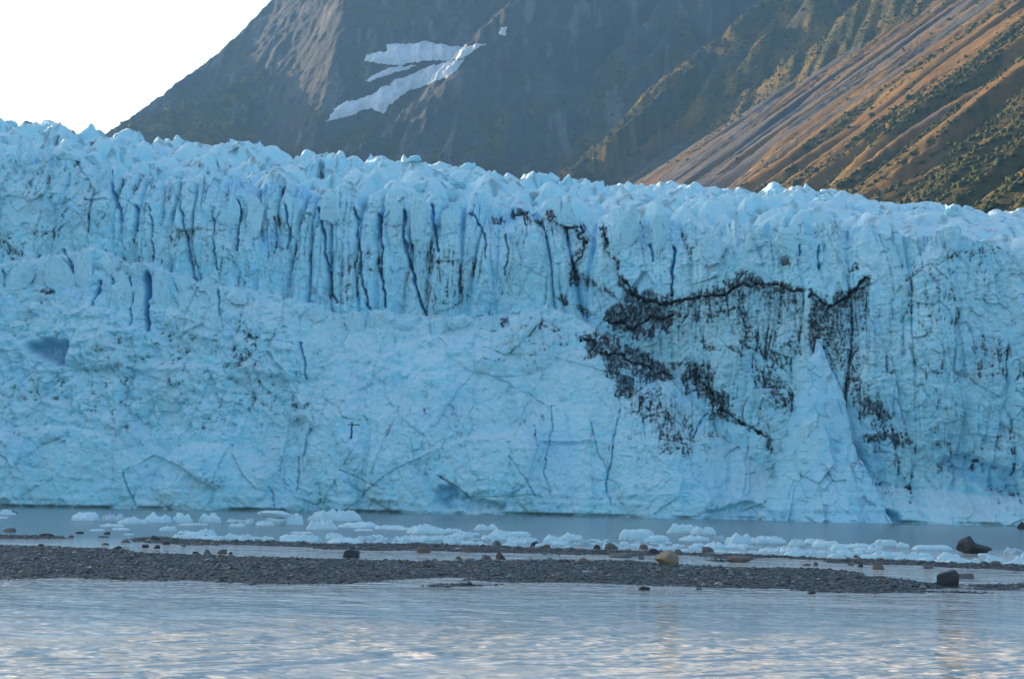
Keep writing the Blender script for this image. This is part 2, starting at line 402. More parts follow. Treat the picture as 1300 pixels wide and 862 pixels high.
# snow lying on the mountain: meshes draped a few metres above the rock
snow_m, nd, lk, bs = new_mat('old_snow'); nt = (nd, lk)
p_ = geopos(nt); n1 = noise(nt, .02, 6, .6, p_); n2 = noise(nt, .12, 5, .7, geopos(nt, (1, .3, 1)))
c = ramp(nt, n1, [(.3, (.42, .47, .53)), (.7, (.68, .72, .76))])
c = mixc(nt, ramp(nt, n2, [(.55, (0, 0, 0)), (.8, (.6, .6, .6))]), c, (.30, .34, .40))
lk.new(c, bs.inputs['Base Color']); bs.inputs['Roughness'].default_value = .7
bump(nt, bs, mth(nt, 'ADD', n1, n2), 5.0, .7)
def drape(name, poly, ymin, ymax, th, label, category):
    ins = inpoly(pxg, pyg, poly) & (Y_ > ymin) & (Y_ < ymax)
    if ins.sum() < 4: return
    a0, a1 = A_[ins].min() - .004, A_[ins].max() + .004; y0, y1 = Y_[ins].min() - 25, Y_[ins].max() + 25
    an = np.linspace(a0, a1, int((a1 - a0) * F / .8)); yr = np.linspace(y0, y1, 300)
    a_, y_ = np.meshgrid(an, yr); x_ = a_ * y_; z_ = terrain(x_, y_)[0]
    px_, py_ = proj(np.stack([x_.ravel(), y_.ravel(), z_.ravel()], -1)); px_ = px_.reshape(x_.shape); py_ = py_.reshape(x_.shape)
    w = 4.5 * fbm(x_ / 45, y_ / 45, 81, 4)
    ins = inpoly(px_ + w, py_ + w * .6, poly)
    k = ins[:-1, :-1] & ins[1:, :-1] & ins[:-1, 1:] & ins[1:, 1:]
    edge = np.zeros(ins.shape); e = ins.copy()
    for _ in range(8):
        e2 = e.copy(); e2[1:] &= e[:-1]; e2[:-1] &= e[1:]; e2[:, 1:] &= e[:, :-1]; e2[:, :-1] &= e[:, 1:]
        edge += e2; e = e2
    zz = z_ + .8 + th * edge / 8 + 5 * np.abs(fbm(x_ / 22, y_ / 30, 83, 4))
    # keep the largest connected piece only
    fidx = grid_faces(len(yr), len(an), k); Vv = np.stack([x_.ravel(), y_.ravel(), zz.ravel()], -1)
    lab = np.where(k, np.arange(k.size).reshape(k.shape) + 1, 0)
    for _ in range(400):
        m = lab.copy()
        m[1:] = np.maximum(m[1:], lab[:-1]); m[:-1] = np.maximum(m[:-1], lab[1:]); m[:, 1:] = np.maximum(m[:, 1:], m[:, :-1]); m[:, :-1] = np.maximum(m[:, :-1], m[:, 1:])
        m = np.where(k, m, 0)
        if (m == lab).all(): break
        lab = m
    ids, cnt = np.unique(lab[lab > 0], return_counts=True)
    k = lab == ids[np.argmax(cnt)]
    v, f, _ = compact(Vv, grid_faces(len(yr), len(an), k), {})
    return obj(name, mesh_from(name, v, f), snow_m, label=label, category=category)
drape('hanging_glacier', [(412, 156), (430, 138), (470, 122), (500, 106), (535, 90), (575, 80), (592, 76), (580, 92), (566, 102), (540, 110), (508, 122), (486, 146), (470, 140), (440, 150)], 2350, 3500, 7,
      'tongue of cracked white ice hanging in a dark gully high on the mountain', 'glacier')
drape('snowfield', [(463, 80), (466, 70), (490, 66), (488, 56), (515, 57), (540, 53), (560, 58), (585, 62), (622, 55), (600, 68), (588, 77), (540, 80), (500, 84), (480, 83)], 2400, 3560, 5,
      'wide pale snowfield above the hanging ice tongue on the mountain', 'snowfield')
drape('snow_patch', [(462, 103), (500, 87), (530, 84), (500, 95), (470, 106)], 2350, 3560, 4,
      'thin streak of snow left of the hanging ice tongue', 'snow patch')
drape('snow_patch', [(634, 46), (637, 38), (645, 36), (644, 48)], 2350, 3600, 4,
      'tiny snow patch at the rim of the rocky buttress', 'snow patch')

# scrub on the mountains: leafy clumps, far too many to count
def ico(sub):
    bm = bmesh.new(); bmesh.ops.create_icosphere(bm, subdivisions=sub, radius=1)
    v = np.array([tuple(a.co) for a in bm.verts]); f = np.array([[l.index for l in fc.verts] for fc in bm.faces]); bm.free()
    return v, f
I1, IF1 = ico(1); I2, IF2 = ico(2); I3, IF3 = ico(3); I4, IF4 = ico(4); I5, IF5 = ico(5)
def scatter(P, S, tv, tf, cols, jitter=.35, squash=(1, 1, .8), seed=1):
    r = np.random.default_rng(seed); n = len(P); nv = len(tv)
    th = r.uniform(0, 6.283, n); c_, s_ = np.cos(th), np.sin(th)
    base = tv[None] * (1 + jitter * r.uniform(-1, 1, (n, nv, 1))) * np.array(squash)
    base = base * r.uniform(.75, 1.25, (n, 1, 3))
    x = base[..., 0] * c_[:, None] - base[..., 1] * s_[:, None]; y = base[..., 0] * s_[:, None] + base[..., 1] * c_[:, None]
    v = np.stack([x, y, base[..., 2]], -1) * S[:, None, None] + P[:, None, :]
    f = tf[None] + (np.arange(n) * nv)[:, None, None]
    return v.reshape(-1, 3), f.reshape(-1, 3), np.repeat(cols, nv, 0)
m_leaf, nd, lk, bs = new_mat('scrub_leaves'); nt = (nd, lk)
tint = attr(nt, 'tint', 'Color'); n1 = noise(nt, 1.2, 4, .7, geopos(nt))
c = mixc(nt, ramp(nt, n1, [(.35, (0, 0, 0)), (.65, (1, 1, 1))]), mixc(nt, 1.0, tint, (.45, .5, .45), 'MULTIPLY'), mixc(nt, 1.0, tint, (1.35, 1.3, 1.2), 'MULTIPLY'))
lk.new(c, bs.inputs['Base Color']); bs.inputs['Roughness'].default_value = .9; bs.inputs['Specular IOR Level'].default_value = .1
vis = (pxg > -40) & (pxg < 1340) & (pyg > -30) & (pyg < 290) & (Z_ > 20)
prob = np.where(right, green ** 2 * .9 + .03 * (1 - scree), greenS * np.where((K_ == 1) | (K_ == 5), .5, .2)) * vis * (Y_ < 3300)
# area of each polar cell
area = np.gradient(X_, axis=1) * np.gradient(Y_, axis=0)
lam = prob * area / 10.0
take = rng.random(X_.shape) < lam
ii = np.argwhere(take)
if len(ii) > 34000: ii = ii[rng.permutation(len(ii))[:34000]]
Pt = np.stack([X_[ii[:, 0], ii[:, 1]], Y_[ii[:, 0], ii[:, 1]], Z_[ii[:, 0], ii[:, 1]]], -1)
Pt[:, :2] += rng.uniform(-1, 1, (len(Pt), 2))
Sz = np.clip(rng.lognormal(math.log(1.1), .45, len(Pt)), .5, 3.2)
pal = np.array([[.030, .044, .016], [.042, .056, .020], [.055, .060, .022], [.10, .072, .022], [.036, .046, .024]])
tc_ = pal[rng.choice(5, len(Pt), p=[.34, .3, .18, .06, .12])]
v, f, cl = scatter(Pt, Sz, I1, IF1, tc_, .45, (1, 1, .85), 5)
obj('scrub', mesh_from('scrub', v, f, {'tint': cl}), m_leaf, kind='stuff', label='low green and golden scrub covering the mountain slopes', category='scrub')

# ------------------------------------------------------------------ the glacier
glacier = bpy.data.objects.new('glacier', None); COL.objects.link(glacier)
glacier.location = (0, 400, 0)
glacier['kind'] = 'structure'; glacier['label'] = 'crevassed blue-white glacier ending in a tall ice cliff at the river'; glacier['category'] = 'glacier'
bpy.context.view_layer.update()
def part(name, me, mat, **kw):
    o = obj(name, me, mat, **kw)
    o.parent = glacier; o.matrix_parent_inverse = Matrix.Translation((0, -400, 0))
    return o
water_y = curve([(-3000, 651 - 8 - 48), (-200, 641), (0, 643.5), (340, 648), (650, 653.5), (930, 659.5), (1300, 669), (1500, 673)])
crest_y = curve([(-3000, 170), (-200, 190), (0, 203), (60, 205), (110, 216), (140, 222), (200, 232), (270, 238), (320, 236), (400, 248), (450, 250), (500, 246), (560, 256), (640, 268), (700, 266), (745, 283), (790, 268), (830, 282), (880, 286), (960, 290), (1040, 288), (1100, 302), (1200, 308), (1300, 320), (1500, 332)])
sky_y = curve([(-3000, 140), (-300, 158), (0, 170), (45, 168), (100, 178), (150, 180), (200, 187), (250, 190), (300, 197), (350, 201), (400, 210), (450, 213), (500, 217), (550, 220), (600, 226), (650, 231), (700, 236), (760, 242), (850, 246), (900, 249), (1000, 256), (1070, 263), (1150, 270), (1200, 275), (1300, 282), (1500, 296)])
bench_y = curve([(-3000, 340), (0, 337), (40, 332), (75, 322), (120, 316), (165, 332), (200, 338), (250, 358), (300, 366), (350, 376), (400, 388), (440, 402), (520, 398), (600, 408), (650, 402), (700, 388), (740, 405), (790, 440), (850, 478), (880, 515), (920, 560), (1000, 610), (1400, 640)])
bench_set = curve([(-3000, 14), (0, 14), (300, 12), (500, 11), (700, 10), (800, 7), (880, 4), (940, 1), (1000, 0), (1600, 0)])
lean = curve([(-3000, 26), (0, 24), (300, 26), (500, 30), (700, 30), (850, 20), (1000, 10), (1100, 7), (1300, 9), (1600, 9)])   # metres the lower face leans back

def Yw_of(px):        # distance of the waterline, eased so the cliff runs smoothly
    return np.interp(px, [-3000, -600, 0, 325, 650, 975, 1300, 1700], [430, 408, 401, 395, 388, 372, 350, 330])
TOPB = 13.0          # the upper cliff rounds back into the ice field
cols = np.concatenate([np.arange(-2600, -60, 22.0), np.arange(-60, 1361, 1.12), np.arange(1366, 1900, 12.0)])
NR = 390
tt = np.linspace(0, 1, NR)
PX = np.broadcast_to(cols[None], (NR, len(cols))).copy()
yw = water_y(cols) + 7.0; yc = crest_y(cols) - 5.0
PY = yw[None] + (yc - yw)[None] * tt[:, None]
Yw = Yw_of(PX)
WY = water_y(PX); BY = bench_y(PX) + 3.0 * fbm(PX / 14, PX * 0, 101, 3) + 5 * (facets(PX / 24, PX * 0 + .3, 103, .3, 1.0)[0]); CY = crest_y(PX)
# set-back of the undisplaced face
tlow = np.clip((WY - PY) / np.maximum(WY - BY, 1), 0, 1)
sb_low = lean(PX) * tlow ** 1.25
sb_up = lean(PX) + bench_set(PX) + TOPB * np.clip((BY - PY) / np.maximum(BY - CY, 1), 0, 1.1) ** 3.0
above = sst(1.5, -1.5, PY - BY)
SB = sb_low * (1 - above) + sb_up * above
D0 = Yw + SB
B0 = at(PX, PY, D0)
S_ = B0[..., 0] * 1.0 + 0; H_ = B0[..., 2]         # metres along and up
# regions
upper = above
fl = (sst(120, 260, PX) * .75 + .25) * (1 - .5 * sst(700, 820, PX))
flutezone = upper * fl
disp = np.zeros(PX.shape)           # metres outwards (towards the river)
blue = np.zeros(PX.shape); dirt = np.zeros(PX.shape); soil = np.zeros(PX.shape); washd = np.zeros(PX.shape)
wS = S_ + 2.2 * fbm(S_ / 9, H_ / 26, 111, 3); wH = H_ + 2 * fbm(S_ / 14, H_ / 14, 112, 3)
# large bulges
disp += 4.0 * fbm(S_ / 40, H_ / 50, 113, 3)
# flutes and vertical slabs of the upper cliff
uS = wS + 5 * fbm(S_ / 22, S_ * 0, 114, 2) + .12 * H_ * vn(S_ / 35, S_ * 0, 116)
r1 = np.abs(vn(uS / 10.0, H_ / 80, 115)); g1 = sst(.10, .0, r1)
r2 = np.abs(vn(uS / 4.8 + 9, H_ / 38, 117)); g2 = sst(.11, .0, r2)
topw = .35 + .65 * sst(8, 46, H_ - (H_.max(0, keepdims=True) - 52))
r3 = np.abs(vn(wS / 1.9 + 5, H_ / 22, 118)); g3 = sst(.14, .0, r3)
disp += flutezone * (3.0 * np.minimum(r1 * 2.2, .6) - 1.8 * g1 * topw - .8 * g2 * sst(-.2, .2, fbm(S_ / 12, H_ / 12, 122, 2)) - .35 * g3 + 1.2 * np.minimum(r2 * 2, .6))
disp += (.25 + .5 * upper) * 1.0 * fbm(wS / 2.6, H_ / 7, 120, 4)
blue += flutezone * (.55 * g1 * topw * sst(-.1, .3, fbm(S_ / 30, H_ / 24, 119, 2)) + .18 * g2)
# slabby facets at several sizes
ampF = .50 + .42 * upper * (1 - .3 * sst(900, 1100, PX)) + .35 * sst(560, 330, PX) * sst(600, 520, PY) + .25 * sst(-.1, .3, fbm(S_ / 30, H_ / 24, 128, 2))
for sc_, am, sd, asp in ((11.0, 1.1, 121, 2.4), (4.6, .75, 123, 1.8), (2.0, .55, 125, 1.3), (.95, .30, 127, 1.0)):
    d_, e_ = facets(wS / sc_, wH / (sc_ * asp), sd, 1.15, .28)
    disp += am * d_ * ampF
    if sc_ < 6:
        k = (fbm(S_ / 28, H_ / 28, sd + 1, 3) > .08)
        ck = sst(.075, .0, e_) * k
        disp -= .22 * ck * sc_ / 4
        if sc_ > 2: dirt += .06 * ck * sst(-.15, .3, fbm(S_ / 22, H_ / 30, 129, 3))
blue += np.clip(.42 * fbm(S_ / 22, H_ / 16, 130, 4) + .16 * fbm(S_ / 4, H_ / 7, 132, 4) - .02, 0, .45)
# rubble slope of the lower left
rub = (1 - upper) * sst(560, 330, PX + 60 * fbm(PX / 90, PY / 60, 131)) * sst(600, 520, PY) * sst(0, 22, PY - BY - 30)
rub = np.maximum(rub, (1 - upper) * .75 * sst(520, 470, PY) * sst(380, 480, PX) * sst(800, 640, PX))
rub = np.maximum(rub, .55 * sst(1120, 1180, PX) * sst(520, 560, PY))
disp += rub * (2.3 * blocks(wS / 4.5, wH / 4.0, 133, .5, 1.0, 1.0, .9) + 1.1 * blocks(wS / 1.9, wH / 1.7, 135, .6, 1.0, 1.0, .9) + 1.2)
blue += rub * .25 * sst(.15, .5, fbm(S_ / 3.2, H_ / 3.0, 137, 3))
# smooth calved lower face: gentle conchoidal waves and strata
smo = (1 - upper) * (1 - rub)
disp += smo * .8 * ridged(wS / 26 + wH / 40, wH / 18, 139, 4)
disp += .10 * np.sin(H_ * 2.6 + 6 * fbm(S_ / 26, H_ / 8, 141, 3)) * smo * sst(14, 4, H_)
disp += .45 * fbm(S_ / 1.6, H_ / 1.6, 143, 4, 2.1, .6) + .8 * fbm(S_ / 8, H_ / 9, 144, 3)
# broad shelves and scooped fracture faces of the calved lower wall
sh, she = facets(wS / 24, wH / 19, 146, .9, .55)
disp += 2.6 * sh * (1 - upper) * (.5 + .5 * sst(.0, .12, she))
for bx, by, rx_, ry_, am_ in ((560, 545, 130, 120, 5.0), (265, 610, 75, 48, 4.0), (60, 600, 120, 60, 3.0), (430, 560, 34, 110, 3.0), (345, 560, 40, 90, -2.5), (710, 590, 60, 80, 2.5), (850, 580, 75, 100, 3.5), (900, 600, 40, 70, -2.0), (205, 560, 40, 60, -2.5), (120, 430, 60, 40, 3), (1230, 600, 70, 50, -2), (330, 440, 50, 60, 2.5), (640, 440, 70, 40, 2.5), (1180, 450, 34, 140, 2.5), (1260, 430, 30, 150, -1.5)):
    e_ = np.clip(1 - ((PX - bx + 12 * fbm(PX / 40, PY / 40, 147, 3)) / rx_) ** 2 - ((PY - by) / ry_) ** 2, 0, 1)
    disp += am_ * np.sqrt(e_)
# notch melted at the waterline
disp -= 1.6 * sst(.9, .1, H_) * sst(-.25, .2, fbm(S_ / 14, H_ * 0, 145, 3))

def bbox(pts, r):
    a = np.array(pts); x0, x1 = a[:, 0].min() - r, a[:, 0].max() + r; y0, y1 = a[:, 1].min() - r, a[:, 1].max() + r
    ci = np.where((cols >= x0) & (cols <= x1))[0]
    if len(ci) == 0: return None
    sub = PY[:, ci[0]:ci[-1] + 1]
    ri = np.where(((sub >= y0) & (sub <= y1)).any(1))[0]
    if len(ri) == 0: return None
    return slice(ri[0], ri[-1] + 1), slice(ci[0], ci[-1] + 1)
def groove(pts, w0, w1, depth, bl, dr=0.0, wob=1.2):
    s = bbox(pts, 14)
    if s is None: return
    x = PX[s] + wob * (fbm(PX[s] / 7, PY[s] / 9, 151, 3) * 2 + 3.2 * fbm(PX[s] / 28, PY[s] / 28, 152, 2)); y_ = PY[s] + wob * 3.0 * fbm(PX[s] / 22, PY[s] / 22, 154, 3)
    d, t, _ = dseg(x, y_, pts)
    w = (w0 + (w1 - w0) * t) * (.8 + .5 * vn(PX[s] / 9, PY[s] / 9, 153))
    low_ = min(p_[1] for p_ in pts) > 425
    w = w * (.55 if bl < .5 else .7 if low_ else .85)
    bl = bl * (.7 if low_ else 1)
    bev = .75 if bl < .5 or wob == 0 or low_ else 2.4
    gi = sst(w + .75, np.maximum(w * .45, .1), d); g = .65 * gi + .35 * sst(w + bev, w * .3, d) * (1.0 if wob == 0 else np.clip(.75 + 1.6 * vn(PX[s] / 12, PY[s] / 12, 155), .75 if bl >= .5 else .1, 1))
    disp[s] -= (depth * (.3 if low_ else .55) + .3) * g
    blue[s] = np.maximum(blue[s], bl * g); soil[s] = np.maximum(soil[s], dr * (.62 if dr >= 1 else .28 if low_ else .40) * gi * (1 if wob == 0 else np.clip(.6 + 1.3 * vn(PX[s] / 8, PY[s] / 8, 157), .15, 1)))
# crevasse slots, named by where they run on the face (x, y on the cliff chart)
for g in (
    ([(188, 348), (189, 370), (186, 392), (187, 419)], 6, 3, 9, .95, 0, .5), ([(166, 352), (164, 380), (165, 414)], 1.2, 1.0, 5, .9),
    ([(128, 358), (121, 372), (116, 388)], 3.5, 1.5, 6, .9), ([(142, 345), (144, 362)], 3, 1, 5, .7), ([(82, 318), (88, 338), (91, 352)], 2, 1, 5, .7),
    ([(52, 325), (55, 345)], 1.5, .8, 4, .7), ([(3, 345), (5, 362)], 1.5, .8, 4, .7), ([(103, 320), (106, 340)], 2, 1, 4, .5),
    ([(138, 225), (146, 255), (153, 282)], 5, 1.5, 6, .55), ([(170, 262), (172, 292)], 2.5, 1, 5, .6), ([(192, 262), (194, 300), (195, 332)], 1.6, .8, 6, .4, .6),
    ([(229, 250), (233, 290), (240, 325), (247, 355)], 1.8, .8, 6, .7, .25), ([(272, 270), (271, 300), (277, 345)], 1.4, .8, 5, .3, .7),
    ([(302, 258), (303, 290), (301, 318)], 2.2, 1, 7, .8, .2), ([(363, 265), (366, 290), (364, 315)], 2.2, 1, 6, .8, .2), ([(347, 275), (345, 320)], 1, .7, 4, .3, .5),
    ([(405, 262), (410, 300), (418, 350), (428, 385)], 2.2, 1.3, 7, .5, .6), ([(452, 265), (454, 300), (458, 345), (470, 390)], 2.0, 1.2, 6, .5, .5),
    ([(481, 270), (485, 300), (484, 330), (490, 390)], 2.4, 1.2, 7, .75, .4), ([(512, 268), (512, 300), (517, 325), (528, 360), (540, 400)], 2.6, 1.3, 7, .9, .35),
    ([(547, 262), (552, 290), (558, 320)], 2.4, 1.2, 6, .85, .2), ([(598, 272), (616, 300), (620, 330)], 1.3, .8, 5, .4, .4), ([(643, 300), (645, 330), (642, 350)], 1.3, .8, 5, .4, .4),
    ([(853, 316), (855, 345), (852, 375)], 2.2, 1.2, 6, .95), ([(826, 310), (829, 332)], 2.2, 1, 5, .7), ([(1015, 310), (1013, 325)], 1.6, 1, 4, .8), ([(1040, 312), (1040, 342)], 1.3, .8, 4, .8),
    ([(383, 436), (387, 460), (388, 480)], 2.4, 1.4, 5, .9), ([(395, 545), (388, 562), (385, 580)], 3, 1.5, 4, .55, .25), ([(377, 582), (376, 625)], 2.5, 1.5, 3, .4, .45),
    ([(897, 525), (886, 540), (881, 556)], 1.4, 1.2, 3, .8), ([(1018, 530), (1008, 545), (998, 556)], 1.4, 1, 3, .6, .2), ([(950, 505), (943, 530)], 1.1, .8, 2, .5, .2),
    ([(788, 520), (782, 545), (778, 580), (770, 612), (774, 640)], 1.5, 1.1, 3, .6, .2), ([(750, 535), (760, 575), (772, 600)], 1.1, .8, 2, .4),
    ([(700, 515), (702, 545), (693, 570), (692, 600), (700, 625)], 1.5, 1.2, 2, .1, .75), ([(678, 540), (684, 565)], 1.4, .8, 2, .2, .7),
    ([(648, 580), (665, 600), (678, 630)], 1.0, .8, 2, .3), ([(432, 596), (470, 612), (490, 622)], .9, .8, 1.5, 0, .8), ([(610, 472), (650, 490), (690, 512)], .9, .8, 1.2, 0, .7),
    ([(592, 630), (640, 631), (678, 629)], .9, .8, 1.5, 0, .6), ([(560, 605), (585, 620), (600, 632)], 1.3, 1.2, 3, .4, .3), ([(340, 618), (346, 642)], 1.6, 1.0, 3, .4, .3),
    ([(156, 600), (164, 625), (172, 642)], 1.5, 1.5, 3, .6), ([(1288, 590), (1296, 640)], 1.5, 2, 3, .4, .4), ([(940, 650), (990, 630), (1040, 606)], 1.6, 1.0, 2.0, .1, .25),
    ([(1130, 452), (1140, 500), (1145, 540)], .9, .9, 2, .1, .3), ([(105, 440), (108, 470)], 1, .8, 2.5, .5, .2), ([(278, 368), (280, 400)], .9, .7, 3, .6)):
    groove(*g)
# a blue hollow under a fallen slab, and small caves at the waterline
def hollow(poly, depth, bl):
    s = bbox(poly, 10)
    if s is None: return
    ins = inpoly(PX[s] + 9 * fbm(PX[s] / 12, PY[s] / 12, 161, 4), PY[s] + 7 * fbm(PX[s] / 10, PY[s] / 10, 162, 4), poly).astype(float)
    for _ in range(9):
        e = ins.copy(); e[1:-1, 1:-1] = (ins[:-2, 1:-1] + ins[2:, 1:-1] + ins[1:-1, :-2] + ins[1:-1, 2:] + ins[1:-1, 1:-1]) / 5; ins = e
    disp[s] -= depth * ins; blue[s] = np.maximum(blue[s], bl * ins)
hollow([(34, 441), (60, 433), (86, 434), (87, 448), (80, 462), (62, 458), (48, 449)], 7, .42)
hollow([(552, 632), (560, 618), (586, 617), (582, 630), (566, 640)], 4, .3)
hollow([(1102, 662), (1118, 648), (1140, 650), (1142, 664)], 4, .3)
hollow([(545, 640), (580, 628), (640, 640), (640, 648), (560, 648)], 2, .15)
hollow([(886, 655), (950, 634), (970, 645), (960, 660)], 2.5, .15)
hollow([(1185, 590), (1220, 575), (1290, 600), (1290, 632), (1262, 625)], 2.5, .3)
# undercut black ledges
for pts, w in (([(790, 356), (800, 372), (820, 382), (850, 385), (880, 380), (920, 373), (940, 360), (960, 363), (1020, 370)], 3.4), ([(1027, 371), (1037, 388), (1056, 388), (1080, 374), (1102, 354)], 3.6),
               ([(718, 282), (734, 292), (747, 305), (737, 318), (728, 340), (726, 364)], 2.6), ([(765, 286), (771, 306), (777, 322)], 2.0), ([(742, 430), (766, 447), (800, 458), (846, 478)], 3), ([(880, 472), (906, 502), (918, 520), (942, 536), (975, 556)], 2.4), ([(655, 270), (664, 268), (671, 284)], 2.2), ([(775, 405), (800, 414), (850, 402)], 4)):
    groove(pts, w, w * .6, 6, .1, 1.75, 3.5)
# a T-shaped crack in the smooth face
groove([(451, 538), (451, 548), (451, 557)], .9, 1.8, 3, .3, 1.0, 0); groove([(447, 540.5), (459, 540.5)], .9, .9, 1.5, 0, 1.0, 0)
groove([(465, 528), (469, 538)], 1.2, .8, 2, 0, .9)

# dirt: black debris bands frozen into the ice, smears below them, and a thin grey dusting
def band(pts, w, amt, sag=0.0, sagamt=.6, seed=0):
    s = bbox(pts, w * 3 + sag + 6)
    if s is None: return
    nx = 9 * fbm(PX[s] / 12, PY[s] / 12, 171 + seed, 5, 2.1, .65); ny = 10 * fbm(PX[s] / 10, PY[s] / 10, 173 + seed, 5, 2.1, .65)
    d, t, ys = dseg(PX[s] + nx, PY[s] + ny, pts)
    ww = w * (.25 + 1.5 * np.clip(.5 + 1.3 * fbm(PX[s] / 22, PY[s] / 22, 175 + seed, 3), 0, 1.2)) * np.clip(np.minimum(t, 1 - t) * 6 + .35, 0, 1)
    ww = ww * 1.15 + 1.5
    g = amt * np.clip(1.35 * (1 - d / ww), 0, 1) * (1 - .45 * sst(-.05, .35, fbm(PX[s] / 5, PY[s] / 8, 176 + seed, 4, 2.1, .6)))
    soil[s] = np.maximum(soil[s], g)
    if sag:
        x = PX[s]; y_ = PY[s] + ny
        xs = [p_[0] for p_ in pts]; o_ = np.argsort(xs)
        line = np.interp(x, np.array(xs)[o_], np.array([p_[1] for p_ in pts])[o_])
        inside = (x > min(xs)) & (x < max(xs)) & (y_ > line)
        fall = np.clip(1 - (y_ - line) / (sag * (.5 + np.clip(.5 + fbm(x / 9, x * 0, 177 + seed, 3), 0, 1))), 0, 1)
        stv = .5 + .8 * fbm(x / 3.2, y_ / 40, 179 + seed, 3) + .5 * fbm(x / 40, y_ / 2.6, 181 + seed, 3)
        soil[s] = np.maximum(soil[s], inside * fall ** .8 * sagamt * 1.2 * np.clip(stv, 0, 1.1))
        washd[s] = np.maximum(washd[s], inside * fall * sagamt * np.clip(.35 + .75 * stv, .15, 1))
for b in (
    ([(627, 278), (632, 270), (640, 272)], 5, 1), ([(650, 272), (660, 266), (668, 274), (672, 284)], 4, 1), ([(680, 276), (694, 272), (697, 264), (700, 275)], 4, 1),
    ([(700, 276), (716, 282), (732, 292), (747, 304)], 6, 1.0, 34, .55), ([(745, 304), (736, 318), (728, 340), (725, 364)], 5, 1.1), ([(738, 284), (743, 292)], 3, .9),
    ([(764, 284), (770, 305), (776, 322), (786, 334)], 5, 1, 40, .5), ([(735, 350), (760, 364), (785, 378)], 4, .7, 12, .5),
    ([(788, 352), (798, 368), (818, 380), (850, 384), (880, 379), (900, 374), (922, 372), (934, 360), (945, 354), (960, 362), (990, 366), (1020, 369)], 8, 1.25, 70, .60),
    ([(1027, 370), (1036, 386), (1056, 388), (1080, 374), (1103, 353)], 9, 1.25, 118, .62),
    ([(1032, 390), (1037, 420), (1033, 455)], 9, 1.1), ([(1050, 400), (1062, 440), (1080, 490), (1092, 520)], 26, .62), ([(706, 378), (730, 388), (752, 398)], 5, .9), ([(772, 400), (800, 404), (830, 402), (854, 400)], 19, 1.5, 26, .8), ([(800, 420), (830, 424)], 8, 1.2),
    ([(768, 408), (800, 416), (826, 424)], 7, 1.1), ([(936, 368), (940, 400), (948, 440)], 10, .7), ([(858, 403), (900, 404), (930, 393)], 3, .8),
    ([(740, 426), (765, 446), (790, 452), (815, 462), (850, 480)], 18, 1.3), ([(782, 460), (792, 482), (797, 502)], 14, 1.1), ([(790, 470), (820, 512), (845, 540), (868, 575)], 30, .62), ([(830, 480), (850, 520), (880, 560)], 16, .5),
    ([(876, 466), (890, 486), (908, 502), (922, 528)], 17, 1.25), ([(915, 520), (940, 535), (962, 548), (976, 556), (978, 574)], 4, .95), ([(848, 462), (880, 462), (900, 466)], 4, .8),
    ([(945, 440), (970, 446), (990, 460), (1005, 480)], 5, .8), ([(965, 475), (985, 495), (1002, 514)], 20, .75), ([(940, 400), (960, 430), (1000, 440), (1020, 420)], 24, .5), ([(885, 430), (905, 445), (925, 440), (945, 452)], 3, .6),
    ([(1090, 510), (1110, 524), (1126, 528)], 13, 1.0), ([(1108, 535), (1112, 552)], 5, .8), ([(1096, 558), (1125, 554), (1152, 562)], 11, .95), ([(1110, 568), (1135, 590), (1150, 615), (1158, 636)], 6, .55),
    ([(1085, 452), (1100, 456)], 4, .7), ([(995, 322), (1000, 335)], 4, .9), ([(1078, 346), (1086, 338)], 3, .9), ([(1062, 395), (1044, 405), (1036, 412)], 2.5, .9),
    ([(42, 371), (70, 370)], 3, .8), ([(48, 376), (54, 384)], 3, .5), ([(0, 300), (30, 325)], 14, .42, 20, .4), ([(636, 412), (645, 408)], 5, .7), ([(268, 180), (274, 200)], 4, .9), ([(466, 212), (470, 232)], 4, .8),
    ([(650, 420), (690, 415), (720, 425)], 12, .36), ([(640, 415), (644, 405)], 4, .6), ([(1175, 340), (1235, 322), (1280, 312)], 1.8, .55), ([(1165, 365), (1215, 342)], 1.8, .45), ([(1150, 352), (1160, 380)], 4, .4)):
    band(*b, seed=len(b[0]) * 7 + int(b[0][0][0]) % 50)
def dust(x0, x1, y0, y1, amt, sx, sy, seed, thr=.1, soft=30):
    s = bbox([(x0, y0), (x1, y1)], soft)
    m = sst(x0 - soft, x0 + soft, PX[s]) * sst(x1 + soft, x1 - soft, PX[s]) * sst(y0 - soft, y0 + soft, PY[s]) * sst(y1 + soft, y1 - soft, PY[s])
    n = fbm(PX[s] / sx, PY[s] / sy, seed, 5, 2.1, .62)
    big_ = sst(-.25, .25, fbm(PX[s] / 60, PY[s] / 60, seed + 1, 2))
    soil[s] = np.maximum(soil[s], amt * .85 * m * big_ * sst(thr - .16, thr + .2, n))
for d_ in ((0, 130, 205, 330, .62, 9, 22, 201), (130, 400, 215, 350, .5, 6, 26, 203), (390, 630, 300, 395, .72, 5, 34, 205, .02), (0, 420, 400, 560, .5, 14, 10, 207), (240, 340, 380, 520, .62, 12, 10, 209, .02),
           (600, 760, 380, 480, .5, 14, 9, 211), (860, 1000, 400, 560, .62, 9, 14, 213, -.02), (1050, 1150, 380, 520, .6, 5, 30, 215, -.05), (1120, 1330, 320, 520, .62, 7, 24, 217, .03),
           (1080, 1330, 520, 655, .5, 16, 10, 219, .03), (420, 900, 480, 640, .40, 12, 14, 221, .15), (640, 1100, 270, 345, .42, 9, 18, 223, .12), (950, 1090, 470, 620, .35, 10, 14, 225, .12), (1150, 1330, 310, 345, .5, 26, 8, 227, .05)):
    dust(*d_)
soil += .22 * upper * g1 * sst(-.2, .3, fbm(S_ / 18, H_ / 18, 185, 3)) + .04 * upper * g3
